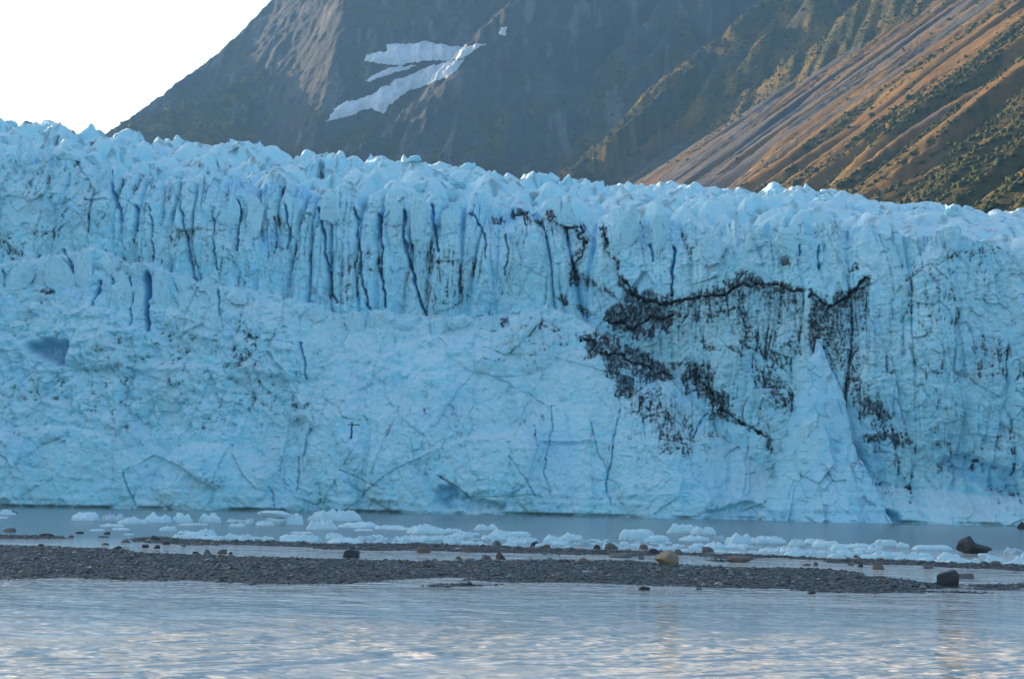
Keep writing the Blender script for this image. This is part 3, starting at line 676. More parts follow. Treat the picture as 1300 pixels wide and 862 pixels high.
def blur(a, n):
    for ax in (0, 1):
        p_ = np.pad(a, [(n, n) if q == ax else (0, 0) for q in (0, 1)], mode='edge'); c_ = np.cumsum(p_, ax); z_ = np.zeros_like(np.take(c_, [0], ax))
        c_ = np.concatenate([z_, c_], ax); m_ = a.shape[ax]
        a = (np.take(c_, np.arange(2 * n + 1, 2 * n + 1 + m_), ax) - np.take(c_, np.arange(m_), ax)) / (2 * n + 1)
    return a
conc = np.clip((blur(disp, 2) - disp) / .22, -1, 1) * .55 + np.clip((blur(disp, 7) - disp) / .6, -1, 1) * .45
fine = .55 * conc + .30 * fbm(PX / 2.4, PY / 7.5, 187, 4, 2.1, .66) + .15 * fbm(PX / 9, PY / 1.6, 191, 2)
film = .06 * sst(1100, 1200, PX) * sst(-.2, .4, fbm(S_ / 16, H_ / 16, 193, 4)) + .08 * sst(170, 60, PX) * sst(340, 300, PY) * sst(-.2, .4, fbm(S_ / 12, H_ / 12, 195, 4)) + .03 * sst(0, .5, fbm(S_ / 9, H_ / 9, 197, 4))
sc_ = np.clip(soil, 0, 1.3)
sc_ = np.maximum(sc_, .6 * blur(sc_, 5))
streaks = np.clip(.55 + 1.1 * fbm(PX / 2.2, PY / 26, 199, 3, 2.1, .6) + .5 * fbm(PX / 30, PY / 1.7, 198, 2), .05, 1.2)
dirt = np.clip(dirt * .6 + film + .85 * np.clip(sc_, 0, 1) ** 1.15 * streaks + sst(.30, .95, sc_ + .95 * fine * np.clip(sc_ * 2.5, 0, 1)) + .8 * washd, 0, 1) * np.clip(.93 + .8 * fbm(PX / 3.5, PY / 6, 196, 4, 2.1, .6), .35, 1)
# the clean triangular spire stands in front of the dirty wall: keep the wall behind it as it is
P3 = B0.copy()
# push out along the horizontal normal of the cliff line
nx_ = -.06; ny_ = -math.sqrt(1 - nx_ ** 2)
P3[..., 0] += disp * nx_; P3[..., 1] += disp * ny_
# crumbly rim: crest rises and falls with the slabs
rim = sst(.90, 1.0, tt)[:, None]
P3[..., 2] += rim * (2.2 * (r1 - .3) * 2 + 2.6 * facets(S_ / 7, S_ * 0 + .2, 231, .4, 1.2)[0] + 1.2 * facets(S_ / 2.6, S_ * 0 + .2, 233, .4, 1.2)[0])
dtop = np.interp(0, [0], [0])
nC = len(cols)
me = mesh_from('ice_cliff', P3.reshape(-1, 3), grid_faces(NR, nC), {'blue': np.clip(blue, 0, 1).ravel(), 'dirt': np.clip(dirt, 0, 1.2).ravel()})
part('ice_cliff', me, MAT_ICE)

# upper ice field: a broken surface that climbs back from the cliff
cols2 = np.concatenate([np.arange(-2600, -60, 26.0), np.arange(-60, 1361, 2.1), np.arange(1368, 1900, 14.0)])
rows = np.concatenate([np.linspace(-.012, 1.0, 230), np.linspace(1.0, 1.35, 30)[1:], 1.35 + np.linspace(0, 1, 40)[1:] ** 2 * 4])
cxp, rr = np.meshgrid(cols2, rows)
dtop = np.interp(cxp, cols, disp[-1] - 0.0)
Ycr = Yw_of(cxp) + lean(cxp) + bench_set(cxp) + TOPB + 1.5
DEP = 150.0
p_c = at(cxp, crest_y(cxp), Ycr); p_s = at(cxp, sky_y(cxp), Ycr + DEP)
Yf = Ycr + rr * DEP - np.clip(dtop, -6, 4) * (1 - sst(0, .12, rr))
aX = p_c[..., 0] / p_c[..., 1]
Xf = aX * Yf
rc = np.clip(rr, 0, 1)
zb = p_c[..., 2] + (p_s[..., 2] - p_c[..., 2]) * (rc * .86 + .14 * (1 - (1 - rc) ** 2)) + np.maximum(rr - 1, 0) * 7
wx = Xf + 4 * fbm(Xf / 20, Yf / 20, 241, 3); wy = Yf + 4 * fbm(Xf / 20, Yf / 20, 242, 3)
roughL = np.interp(cxp, [-600, 0, 700, 900, 1300], [1.1, 1.1, 1.0, .8, .5]) * (.75 + .7 * np.clip(.5 + fbm(Xf / 40, Yf / 30, 240, 2), 0, 1))
b1 = blocks(wx / 10.5, wy / 9.5, 243, .8, 1.5, 1.45, 1.1); b2 = blocks(wx / 4.4, wy / 4.2, 245, .9, 1.4, 1.15, 1.1); b3 = blocks(wx / 2.1, wy / 1.9, 247, .7, 1.0, 1.0, 1.0)
hz = roughL * (6.5 * b1 + 2.4 * b2 + .8 * b3) + 3 * fbm(Xf / 60, Yf / 40, 249, 3) + .3 * fbm(Xf / .9, Yf / .9, 251, 3) + 2.4
frontfade = sst(-.01, .07, rr)
Zf = zb + hz * (.45 + .55 * frontfade) - 6.0 * (1 - frontfade)
bl2 = .75 * sst(-.75, -1.15, b1) + .25 * sst(-.6, -1.1, b2)
dt2 = .85 * sst(.08, .35, fbm(Xf / 5, Yf / 5, 253, 5, 2.1, .62)) * sst(-.1, .3, fbm(Xf / 50, Yf / 30, 255, 2)) * np.interp(cxp, [400, 640], [1, .35]) + .45 * sst(.12, .4, fbm(Xf / 4, Yf / 4, 257, 4))
me = mesh_from('ice_field', np.stack([Xf.ravel(), Yf.ravel(), Zf.ravel()], -1), grid_faces(len(rows), len(cols2)), {'blue': np.clip(bl2, 0, .8).ravel(), 'dirt': np.clip(dt2, 0, 1).ravel()})
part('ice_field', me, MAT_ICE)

# ------------------------------------------------------------------ chipped blocks: seracs, floes, boulders
def n3(v, s):
    return (vn(v[:, 0] + 3.1 * v[:, 2], v[:, 1] - 1.7 * v[:, 2], s) + vn(v[:, 1] + 2.3 * v[:, 0], v[:, 2] - 2.9 * v[:, 1] * .3, s + 3) + vn(v[:, 2] - 1.3 * v[:, 1], v[:, 0] + .7 * v[:, 2], s + 7)) / 1.6
def chunk(name, seed, base=None, planes=9, cut=(.45, .85), amp=.16, freq=2.2, smooth=True, shape=None, mat=None, boxy=None):
    v, f = base if base is not None else (I3, IF3)
    r = np.random.default_rng(seed); v = v.copy()
    if boxy: v = np.sign(v) * np.abs(v) ** boxy; v = v / np.abs(v).max()
    for _ in range(planes):
        n = r.normal(size=3); n /= np.linalg.norm(n); d = r.uniform(*cut)
        k = v @ n; over = np.maximum(k - d, 0); v = v - over[:, None] * n * .93
    v = v * (1 + amp * n3(v * freq, seed)[:, None] + amp * .4 * n3(v * freq * 2.7, seed + 50)[:, None])
    if shape is not None: v = shape(v, r)
    me = mesh_from(name, v, f, smooth=smooth)
    if mat is not None: me.materials.append(mat)
    return me
def sh_fin(v, r):                # pointed fin: narrows upward and leans
    z = (v[:, 2] + 1) / 2; t = np.clip(1 - z, 0.04, 1) ** r.uniform(.55, .9)
    v = v.copy(); v[:, 0] = v[:, 0] * (t * .9 + .12) + z * r.uniform(-.35, .35); v[:, 1] = v[:, 1] * (t * .8 + .15) + z * r.uniform(-.2, .2)
    return v
def sh_dome(v, r):
    v = v.copy(); v[:, 2] *= np.where(v[:, 2] > 0, .9, .8); v[:, 0] += .25 * r.uniform(-1, 1) * v[:, 2]; return v
SER = [chunk('serac', 300 + i, (I4, IF4), 13, (.45, .95), .20, 2.4, False, sh_fin if i % 3 == 1 else sh_dome, MAT_SERAC, .7) for i in range(14)]
def field_z(X, Y):
    px, py = proj(np.array([[X, Y, 100.0]])); return None
pxs, pys = proj(np.stack([Xf.ravel(), Yf.ravel(), Zf.ravel()], -1))
inview = np.argwhere((cxp > -30) & (cxp < 1330) & (rr > .0) & (rr < 1.02))
placed = []
cand = inview[rng.permutation(len(inview))]
for a, b in cand:
    if len(placed) >= 230: break
    X, Y = Xf[a, b], Yf[a, b]; rel = rr[a, b]; c0 = cxp[a, b]
    size = min(1.3 * math.exp(abs(RND.gauss(0, .55))), 6.0) * (1.0 if c0 < 760 else .75)
    if rel > .72: size = min(size, 2.3)
    if any((X - q[0]) ** 2 + ((Y - q[1]) * .8) ** 2 < (size + q[2]) ** 2 * 1.1 for q in placed): continue
    if b1[a, b] < -.55: continue
    placed.append((X, Y, size))
    i = RND.randrange(14); hs = size * RND.uniform(.7, 1.15)
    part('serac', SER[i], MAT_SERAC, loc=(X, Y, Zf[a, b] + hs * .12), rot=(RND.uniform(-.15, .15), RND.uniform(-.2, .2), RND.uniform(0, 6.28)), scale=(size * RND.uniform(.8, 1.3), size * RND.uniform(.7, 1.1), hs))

# single slabs and pinnacles along the cliff rim and the lower bench
def block_at(name, cx, top, base, w, seed, dy=0.0, depth=.6, shape=None, mat=MAT_SERAC, planes=9, amp=.10, lab=None):
    bench = base > bench_y(np.array([cx * 1.0]))[0] - 6
    Y = float(Yw_of(np.array([cx]))[0] + lean(np.array([cx]))[0] + (0 if bench else bench_set(np.array([cx]))[0] + 3)) + dy
    pb = at(cx, base, Y); pt = at(cx, top, Y); hgt = pt[2] - pb[2]; wid = w * Y / F
    me = chunk(name, seed, (I5, IF5), planes + 6, (.45, .95), amp * 2.6, 2.6, False, shape, mat, .5)
    o = part(name, me, mat, loc=(pb[0], Y, pb[2] + hgt * .45), rot=(0, 0, RND.uniform(-.3, .3)), scale=(wid * .52, wid * depth * .42, hgt * .56))
    if lab: o['label'] = lab
    return o
for k, (cx, top, base, w, dy, sh) in enumerate([
    (788, 262, 335, 44, 1.5, None), (838, 272, 322, 24, 1.5, None), (25, 178, 208, 12, 4, sh_fin), (38, 181, 206, 10, 4, sh_fin), (60, 190, 206, 16, 4, sh_dome), (136, 198, 232, 15, 1, sh_fin), (122, 214, 238, 16, 0, sh_fin),
    (84, 188, 206, 34, 8, sh_dome), (290, 252, 300, 26, 0, None), (322, 246, 295, 26, 0, None), (420, 238, 280, 28, 0, None), (532, 246, 300, 30, 0, None), (500, 250, 290, 20, 0, None),
    (575, 258, 300, 28, 0, None), (660, 285, 315, 30, -1, sh_dome), (672, 296, 340, 34, -2, None), (720, 252, 285, 34, 4, sh_fin), (905, 296, 340, 40, 1.5, None), (1000, 288, 325, 34, 1.5, None), (968, 280, 305, 22, 3, sh_dome), (990, 278, 300, 18, 4, sh_dome)]):
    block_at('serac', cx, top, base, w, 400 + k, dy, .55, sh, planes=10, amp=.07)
for k, (cx, top, base, w, dy) in enumerate([
    (20, 334, 380, 46, -2), (50, 326, 372, 34, -2), (75, 318, 378, 42, -3), (106, 314, 372, 30, -3), (136, 316, 352, 34, -2), (150, 344, 400, 34, -4), (176, 344, 408, 16, -4), (204, 336, 412, 30, -4), (232, 346, 376, 24, -2),
    (262, 348, 372, 22, -2), (300, 362, 384, 30, -3), (452, 396, 424, 36, -3), (480, 394, 420, 30, -3), (585, 398, 420, 36, -4), (617, 400, 424, 34, -4), (560, 402, 426, 26, -3), (510, 400, 424, 30, -3), (405, 384, 410, 24, -3)]):
    block_at('ice_block', cx, top, base, w, 450 + k, dy, .5, None, planes=12, amp=.05)

# the tall triangular ice spire that leans against the dirty wall
outl_l = curve([(430, 1036), (448, 1034), (455, 1024), (475, 1016), (500, 1012), (540, 1003), (600, 985), (645, 965), (676, 955)])
outl_r = curve([(430, 1041), (450, 1048), (458, 1050), (480, 1062), (500, 1072), (540, 1082), (580, 1092), (610, 1110), (640, 1124), (676, 1140)])
ny, nxs = 210, 170
yy = np.linspace(431, 672, ny)[:, None]; u = np.linspace(-1, 1, nxs)[None]
lx, rx = outl_l(yy), outl_r(yy)
jag = 2.2 * facets(yy / 9, yy * 0 + .4, 261, .3, 1)[0]; jag2 = 2.2 * facets(yy / 8, yy * 0 + .4, 263, .3, 1)[0]
lx = lx + jag; rx = rx + jag2
pxs_ = (lx + rx) / 2 + (rx - lx) / 2 * np.sign(u) * np.abs(u) ** .9
pys_ = yy + 0 * u
wpx = (rx - lx) / 2
Yb = Yw_of(pxs_) + 9 * ((672 - pys_) / 240) ** 1.1 - 2.5
bulge = np.sqrt(np.clip(1 - u ** 2, 0, 1)) * np.minimum(wpx * .10, 9.0)
Bp = at(pxs_, pys_, Yb + 4.0)
Ss, Hs = Bp[..., 0], Bp[..., 2]
dd = bulge + 1.6 * facets(Ss / 7, Hs / 12, 265, 1, .5)[0] + .8 * facets(Ss / 3, Hs / 4.5, 267, 1, .5)[0] + .3 * facets(Ss / 1.2, Hs / 1.6, 268, 1, .5)[0] + 1.0 * ridged(Ss / 14 - Hs / 30, Hs / 30, 269, 3)
fade = np.minimum(1, (1 - np.abs(u)) * 8)
Bp[..., 1] -= dd * (.3 + .7 * fade); Bp[..., 1] += (1 - fade) * 5
me = mesh_from('ice_spire', Bp.reshape(-1, 3), grid_faces(ny, nxs), {'blue': np.clip(.35 * sst(.25, .6, ridged(Ss / 10 - Hs / 20, Hs / 30, 271, 3)), 0, 1).ravel() * .5, 'dirt': (.3 * sst(.2, .5, fbm(Ss / 3, Hs / 4, 273, 4)) + .5 * sst(.86, 1, np.abs(u)) * sst(-.1, .3, fbm(Ss / 3, Hs / 3, 274, 3)) + 0 * Ss).ravel()})
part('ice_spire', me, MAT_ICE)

# ------------------------------------------------------------------ gravel bar
bar_main = [(-60, 693), (0, 692), (60, 694), (130, 697), (210, 703), (330, 707), (420, 710), (520, 713), (600, 711), (700, 712), (790, 712), (880, 719), (960, 721), (1040, 722), (1120, 731), (1190, 737), (1260, 743), (1340, 740),
            (1340, 745), (1290, 746), (1255, 752), (1180, 752), (1080, 753), (1000, 748), (900, 745), (800, 741), (700, 739), (640, 738.5), (560, 736), (500, 737), (530, 742), (420, 741), (330, 740), (230, 738), (160, 735.5), (100, 733), (50, 735.5), (0, 735.5), (-60, 736)]
bar_back = [(150, 686), (200, 682), (260, 685), (340, 688), (430, 691), (520, 690), (640, 694), (720, 697), (800, 700), (900, 703), (1000, 706), (1100, 710), (1200, 714), (1340, 719),
            (1340, 727), (1250, 722), (1180, 718), (1100, 716), (1000, 711), (920, 713), (860, 706), (760, 705), (640, 703), (520, 700), (420, 697), (330, 692), (230, 691)]
bar_spit = [(480, 741), (540, 739), (600, 741), (640, 743), (590, 744.5), (530, 744)]
bar_left = [(-60, 680), (0, 679), (60, 681), (100, 682), (80, 684), (0, 683.5), (-60, 684)]
bars = [bar_main, bar_back, bar_spit, bar_left]
polyW = [[tuple(ground(np.array(a * 1.0), np.array(b * 1.0))[:2]) for a, b in p_] for p_ in bars]
gx_ = np.arange(-135, 120, .5); gy_ = np.arange(128, 305, .6)
GX, GY = np.meshgrid(gx_, gy_)
GXw = GX + 2.5 * fbm(GX / 9, GY / 9, 281, 3); GYw = GY + 3.0 * fbm(GX / 9, GY / 9, 283, 3)
hbar = np.full(GX.shape, -1.0); 
for p_ in polyW:
    ins = inpoly(GXw, GYw, p_); d = dseg(GXw, GYw, p_ + [p_[0]])[0]
    hbar = np.maximum(hbar, np.where(ins, np.minimum(d * .05, .24), -np.minimum(d * .06, 1)))
GZ = hbar - .20 * sst(.12, .38, fbm(GX / 22, GY / 16, 286, 3)) * (hbar < .2) + .06 * fbm(GX / 2.5, GY / 2.5, 285, 4) + .10 * fbm(GX / 12, GY / 12, 287, 2)
GZ = np.where(hbar < -.03, np.minimum(GZ, -.05), GZ)
zc = np.stack([GZ[:-1, :-1], GZ[1:, :-1], GZ[:-1, 1:], GZ[1:, 1:]]).max(0)
mgr, nd, lk, bs = new_mat('bar_gravel'); nt = (nd, lk)
vo = nd.new('ShaderNodeTexVoronoi'); vo.inputs['Scale'].default_value = 5.0; lk.new(geopos(nt), vo.inputs['Vector'])
c = mixc(nt, noise(nt, 3, 6, .7, geopos(nt)), (.028, .033, .036), (.085, .094, .10))
c = mixc(nt, .5, c, ramp(nt, mth(nt, 'FRACT', mth(nt, 'MULTIPLY', vo.outputs['Color'], 3.1)), [(0, (.025, .03, .033)), (1, (.11, .12, .125))]))
lk.new(c, bs.inputs['Base Color']); bs.inputs['Roughness'].default_value = .7
bump(nt, bs, vo.outputs['Distance'], .25, 1.0)
v, f, _ = compact(np.stack([GX.ravel(), GY.ravel(), GZ.ravel()], -1), grid_faces(len(gy_), len(gx_), zc > -.06), {})
obj('gravel_bar', mesh_from('gravel_bar', v, f), mgr, kind='structure')
# the loose stones of the bar
ok = np.argwhere(GZ > -.03)
n_st = 30000
sel = ok[rng.integers(0, len(ok), n_st)]
SP = np.stack([GX[sel[:, 0], sel[:, 1]] + rng.uniform(-.25, .25, n_st), GY[sel[:, 0], sel[:, 1]] + rng.uniform(-.3, .3, n_st), GZ[sel[:, 0], sel[:, 1]] + .02], -1)
ss = np.clip(rng.lognormal(math.log(.095), .55, n_st), .045, .48)
g_ = np.clip(rng.lognormal(math.log(.068), .6, n_st), .02, .36)[:, None] * (np.where(rng.random((n_st, 1)) < .22, np.array([[1.15, 1.0, .82]]), np.array([[.84, 1.0, 1.05]])) + rng.normal(0, .05, (n_st, 3)))
I0 = None
bm = bmesh.new(); bmesh.ops.create_icosphere(bm, subdivisions=1, radius=1)
bm.free()
oct_v = np.array([[1, 0, 0], [-1, 0, 0], [0, 1, 0], [0, -1, 0], [0, 0, 1], [0, 0, -1], [.6, .6, .5], [-.6, .55, .45], [.5, -.6, .5], [-.6, -.6, .4]], float)
from_hull = bmesh.new()
for q in oct_v: from_hull.verts.new(q)
bmesh.ops.convex_hull(from_hull, input=from_hull.verts); from_hull.verts.index_update()
bmesh.ops.triangulate(from_hull, faces=from_hull.faces)
hv = np.array([tuple(a.co) for a in from_hull.verts]); hf = np.array([[l.index for l in fc.verts] for fc in from_hull.faces]); from_hull.free()
v, f, cl = scatter(SP, ss, hv, hf, g_, .22, (1.25, 1.0, .62), 9)
mst, nd, lk, bs = new_mat('stone'); nt = (nd, lk)
c = mixc(nt, noise(nt, 9, 4, .7, geopos(nt)), mixc(nt, 1.0, attr(nt, 'tint', 'Color'), (.6, .6, .6), 'MULTIPLY'), mixc(nt, 1.0, attr(nt, 'tint', 'Color'), (1.35, 1.33, 1.3), 'MULTIPLY'))
lk.new(c, bs.inputs['Base Color']); bs.inputs['Roughness'].default_value = .6
obj('gravel', mesh_from('gravel', v, f, {'tint': cl}, smooth=False), mst, kind='stuff', label='loose grey stones of the gravel bar', category='gravel')

# ------------------------------------------------------------------ boulders
def place_px(cx, base, w, h, dep=.8):
    p = ground(np.array(cx * 1.0), np.array(base * 1.0)); k = p[1] / F
    return p, w * k / 2, max(w * k / 2 * dep, .2), h * k
def boulder(name, cx, base, w, h, mat, seed, label, category, group=None, dep=.8, planes=9, shape=None, amp=.10, big=False):
    p, sx, sy, hh = place_px(cx, base, w, h, dep)
    me = chunk(name, seed, (I4, IF4) if big else (I3, IF3), planes, (.5, .85), amp, 1.7, True, shape, mat)
    zs = np.array([q.co.z for q in me.vertices]); xs = np.array([q.co.x for q in me.vertices])
    kx = sx / (np.ptp(xs) / 2); kz = hh * (1.28 if big else 1.75) / np.ptp(zs)
    o = obj(name, me, mat, loc=(p[0], p[1] + sy, hh - zs.max() * kz), scale=(kx, sy * 1.1, kz), label=label, category=category)
    if group: o['group'] = group
    return o
def sh_spiky(v, r):
    v = v.copy(); z = v[:, 2]
    v[:, 2] = np.where(z > 0, z * (1.05 - .55 * np.clip(v[:, 0] + .3, 0, 1)) + .18 * np.exp(-((v[:, 0] + .12) / .12) ** 2) * (z > .3), z)
    v[:, 0] += .22 * np.clip(v[:, 0], 0, 1) * (z > -.2) * (z < .35)
    return v
boulder('boulder', 847, 719, 32, 20, MAT_TAN, 511, 'large rounded tan boulder standing on the gravel bar', 'boulder', planes=7, amp=.07, big=True)
boulder('boulder', 1204.5, 746, 29, 22, MAT_DARK, 517, 'large blackish angular boulder at the tapering end of the gravel bar', 'boulder', planes=9, amp=.10, big=True)
boulder('boulder', 1240, 703, 46, 22, MAT_DARK, 523, 'black jagged boulder in the water behind the white ice floes', 'boulder', planes=8, amp=.12, shape=sh_spiky, big=True)
boulder('boulder', 446, 708, 22, 11, MAT_DARK, 525, 'dark blocky boulder standing alone in the shallow channel between gravel strips', 'boulder', big=True)
boulder('boulder', 942, 714, 36, 8, MAT_BROWN, 527, 'long low brown boulder lying in the shallow channel', 'boulder', big=True)
boulder('boulder', 1117, 723, 15, 9, MAT_BROWN, 529, 'reddish brown boulder at the edge of the gravel bar beyond the black boulder', 'boulder')
boulder('boulder', 1226, 735, 25, 7, MAT_GREY, 531, 'grey flat boulder just behind the large blackish boulder', 'boulder')
boulder('boulder', 536, 702, 18, 8, MAT_BROWN, 533, 'brown rounded boulder on the rear strip of gravel beside the channel', 'boulder')
boulder('boulder', 559, 718, 18, 6, MAT_BROWN, 535, 'low dark brown boulder on the channel edge of the gravel bar', 'boulder')
boulder('boulder', 606, 725, 13, 7, MAT_BROWN, 537, 'small reddish stone in the middle of the gravel bar', 'stone')
boulder('boulder', 744, 716, 19, 8, MAT_BROWN, 539, 'brown angular stone on the gravel near the large tan boulder', 'stone')
boulder('boulder', 790, 708, 30, 6, MAT_GREY, 541, 'long flat grey rock lying in the channel behind the tan boulder', 'boulder')
boulder('boulder', 616, 712, 14, 8, MAT_GREY, 543, 'pale grey rounded stone, one of two side by side in the channel', 'stone')
boulder('boulder', 635, 710, 13, 9, MAT_DARK, 545, 'dark upright stone, one of two side by side in the channel', 'stone')
boulder('boulder', 819, 749, 15, 5, MAT_DARK, 547, 'small dark stone standing alone in the near river water', 'stone')
boulder('boulder', 1031, 754, 12, 4, MAT_DARK, 549, 'small dark stone in the river right off the gravel bar', 'stone')
boulder('boulder', 263, 706, 9, 9, MAT_GREY, 551, 'upright grey stone in the shallow water by the gravel bar', 'stone')
boulder('boulder', 282, 703, 13, 6, MAT_BROWN, 553, 'brown low stone beside the upright grey stone', 'stone')
boulder('boulder', 194, 687, 15, 7, MAT_DARK, 555, 'dark pointed stone at the tip of the rear gravel strip', 'stone')
boulder('boulder', 8, 652, 22, 4, MAT_DARK, 557, 'flat dark rock in the water at the foot of the ice cliff', 'boulder')
boulder('boulder', 1298, 671, 10, 9, MAT_DARK, 559, 'dark boulder against the foot of the ice cliff', 'boulder')
STONE_NEAR = [(20, 'along the low gravel strip'), (100, 'between two gravel strips'), (150, 'off the tip of the rear gravel strip'), (200, 'beside the dark pointed stone'), (263, 'beside the upright grey stone'), (446, 'near the dark blocky boulder'), (545, 'near the two brown boulders'), (625, 'near the paired stones'),
              (700, 'short of the tan boulder'), (790, 'by the long flat grey rock'), (847, 'just behind the tan boulder'), (930, 'by the long low brown boulder'), (1040, 'between the brown boulders'), (1117, 'by the reddish brown boulder'), (1240, 'beyond the large blackish boulder')]
for k, (cx, b_, w, h) in enumerate([(147, 699, 14, 6), (199, 696.5, 9, 5), (11, 675, 17, 5), (56, 682, 20, 5), (183, 695, 9, 4), (89, 682, 8, 3), (100, 677, 12, 2.5), (136, 678, 9, 3), (130, 682, 14, 2), (262, 684, 8, 5), (489, 714, 9, 5),
                                      (160, 689, 14, 4), (175, 686, 11, 4), (210, 691, 9, 4), (233, 694, 7, 3), (248, 703, 8, 3), (292, 703, 7, 3), (133, 692, 9, 3), (50, 693, 9, 3), (43, 682, 8, 3), (1276, 720, 14, 3)]):
    boulder('stone', cx, b_, w, h, [MAT_DARK, MAT_DARK, MAT_GREY][k % 3], 600 + k, ('flat' if h < 3.6 else 'rounded') + (' grey' if k % 3 == 2 else ' dark') + ' stone poking out of the shallows ' + min(STONE_NEAR, key=lambda q: abs(q[0] - cx))[1], 'stone', 'stones in the shallow backwater')
for k, (cx, b_, w, h) in enumerate([(778, 697, 17, 8), (692, 699, 18, 8), (830, 704, 15, 8), (898, 701, 16, 7), (861, 704, 13, 7), (818, 697, 12, 6), (758, 697, 9, 6), (814, 710, 8, 4), (630, 692, 12, 6), (593, 701, 10, 5), (680, 693, 12, 6), (1087, 708, 7, 4),
                                      (1036, 718, 6, 5), (1025, 718, 10, 3), (1093, 720, 8, 4), (1080, 718, 8, 3), (888, 748.5, 9, 3), (582, 710, 9, 4), (560, 693, 9, 4), (720, 702, 12, 4), (1180, 722, 14, 5), (1265, 716, 16, 4)]):
    boulder('stone', cx, b_, w, h, [MAT_GREY, MAT_BROWN, MAT_DARK, MAT_GREY][k % 4], 640 + k, ('big' if w > 13 else 'small') + [' grey', ' brown', ' dark', ' grey'][k % 4] + ' stone on the rear gravel ' + min(STONE_NEAR, key=lambda q: abs(q[0] - cx))[1], 'stone', 'larger stones on the rear gravel strip')

# ------------------------------------------------------------------ ice floes and brash
def floe_mesh(name, seed, lumps, mat, flat=False, n=30, amp=1.0):
    """a floating slab: irregular outline, lumpy top with chipped faces, a dark undercut at the waterline"""
    r = np.random.default_rng(seed); nr = 16
    th = np.linspace(0, 2 * math.pi, n * 2, endpoint=False); rad = np.linspace(0, 1, nr)
    T, R = np.meshgrid(th, rad)
    outl = 1 + .22 * vn(np.cos(T) * 1.6 + seed, np.sin(T) * 1.6, seed) + .12 * vn(np.cos(T) * 4 + seed, np.sin(T) * 4, seed + 1)
    xx = R * np.cos(T) * outl; yy_ = R * np.sin(T) * outl
    top = blocks(xx * lumps + seed, yy_ * lumps, seed, .6, .9, 1.1, 1.0) * .5 + .3 * blocks(xx * lumps * 2.4, yy_ * lumps * 2.4, seed + 3, .6, 1, 1, 1)
    top = (top - top.min()) / (np.ptp(top) + 1e-6)
    if flat: top = .75 + .25 * top
    env = np.clip((1 - R ** 3.2) * 1.4, 0, 1) ** .6
    z = .12 + top * .9 * env * amp
    z[-1] = .02
    v = np.stack([xx, yy_, z], -1)
    skirt = np.stack([xx[-1] * .93, yy_[-1] * .93, np.full(n * 2, -.35)], -1)[None]
    v = np.concatenate([v, skirt]); nrr = nr + 1; m = n * 2
    i = np.arange(nrr * m).reshape(nrr, m); j = np.roll(i, -1, 1)
    f = np.stack([i[:-1], i[1:], j[1:], j[:-1]], -1).reshape(-1, 4)
    me = mesh_from(name, v.reshape(-1, 3), f); me.materials.append(mat); return me
FL = [floe_mesh('ice_floe', 700 + i, 1.6 + .35 * (i % 5), MAT_DIRTY if i % 7 == 5 else MAT_FLOE, i % 4 == 3, 22) for i in range(14)]
def floe(me, cx, base, w, h, label, group=None, dep=.8, rz=None):
    p, sx, sy, hh = place_px(cx, base, w, h, dep)
    o = obj('ice_floe', me, None, loc=(p[0], p[1] + sy, 0), rot=(0, 0, RND.uniform(-.25, .25) if rz is None else rz), scale=(sx, sy, hh * 1.02), label=label, category='ice floe')
    if group: o['group'] = group
    return o
def hero(seed, cx, base, w, h, label, lumps=2.2, flat=False, mat=MAT_FLOE, dep=.7):
    floe(floe_mesh('ice_floe', seed, lumps, mat, flat, 40), cx, base, w, h, label, None, dep)
hero(801, 106, 661, 40, 12, 'smooth domed ice floe drifting in front of the ice cliff beside a dirty floe', 1.2)
hero(802, 140, 662.5, 32, 11, 'grey dirty ice floe between two clean white floes', 1.6, mat=MAT_DIRTY)
hero(803, 165, 665, 34, 9, 'low ragged ice floe touching the grey dirty floe', 2.4)
hero(804, 198, 663.5, 33, 13, 'ice floe rising to a single blunt hump by the dirty floe', 1.4)
hero(805, 230, 663.5, 25, 13, 'ice floe shaped like a steep pointed hill', 1.1)
hero(806, 265, 663.5, 29, 12, 'compact block-like ice floe next to the pointed one', 1.3)
hero(807, 424, 661, 68, 15, 'longest jagged ice floe with a ragged crest close to the ice cliff', 3.2, dep=.45)
hero(808, 408, 672.5, 36, 13, 'ice floe with a finger-like knob in front of the longest jagged floe', 1.8)
hero(809, 451, 670, 50, 8, 'broad smooth whaleback ice floe', 1.0)
hero(810, 541, 677.5, 48, 12, 'lumpy ice floe with a raised end behind the rear gravel strip', 2.2)
hero(811, 617, 673, 28, 8, 'ice floe with an overhanging lip, alone on the open water', 1.6)
hero(812, 810, 686, 43, 14, 'bulky flat-topped ice floe behind the large tan boulder', 1.4, True)
hero(813, 868, 677, 38, 12, 'high craggy ice floe farthest out toward the cliff beyond the tan boulder', 2.2)
hero(814, 894, 678, 33, 11, 'craggy ice floe joined to the high one beyond the tan boulder', 2.0)
hero(815, 940, 691, 33, 15, 'tall rounded ice floe beside the black-streaked floe', 1.8)
hero(816, 914, 688, 15, 11, 'small ice floe streaked with black debris', 1.4, mat=MAT_DIRTY)
hero(817, 1127, 693, 27, 8, 'flat slab of ice lying on top of the brash field', 1.0, True)
hero(818, 976, 689.6, 52, 9, 'wide ridged ice floe at the back of the brash field', 2.6)
hero(819, 8, 653.5, 20, 7, 'small ice floe by the flat dark rock at the foot of the cliff', 1.2)
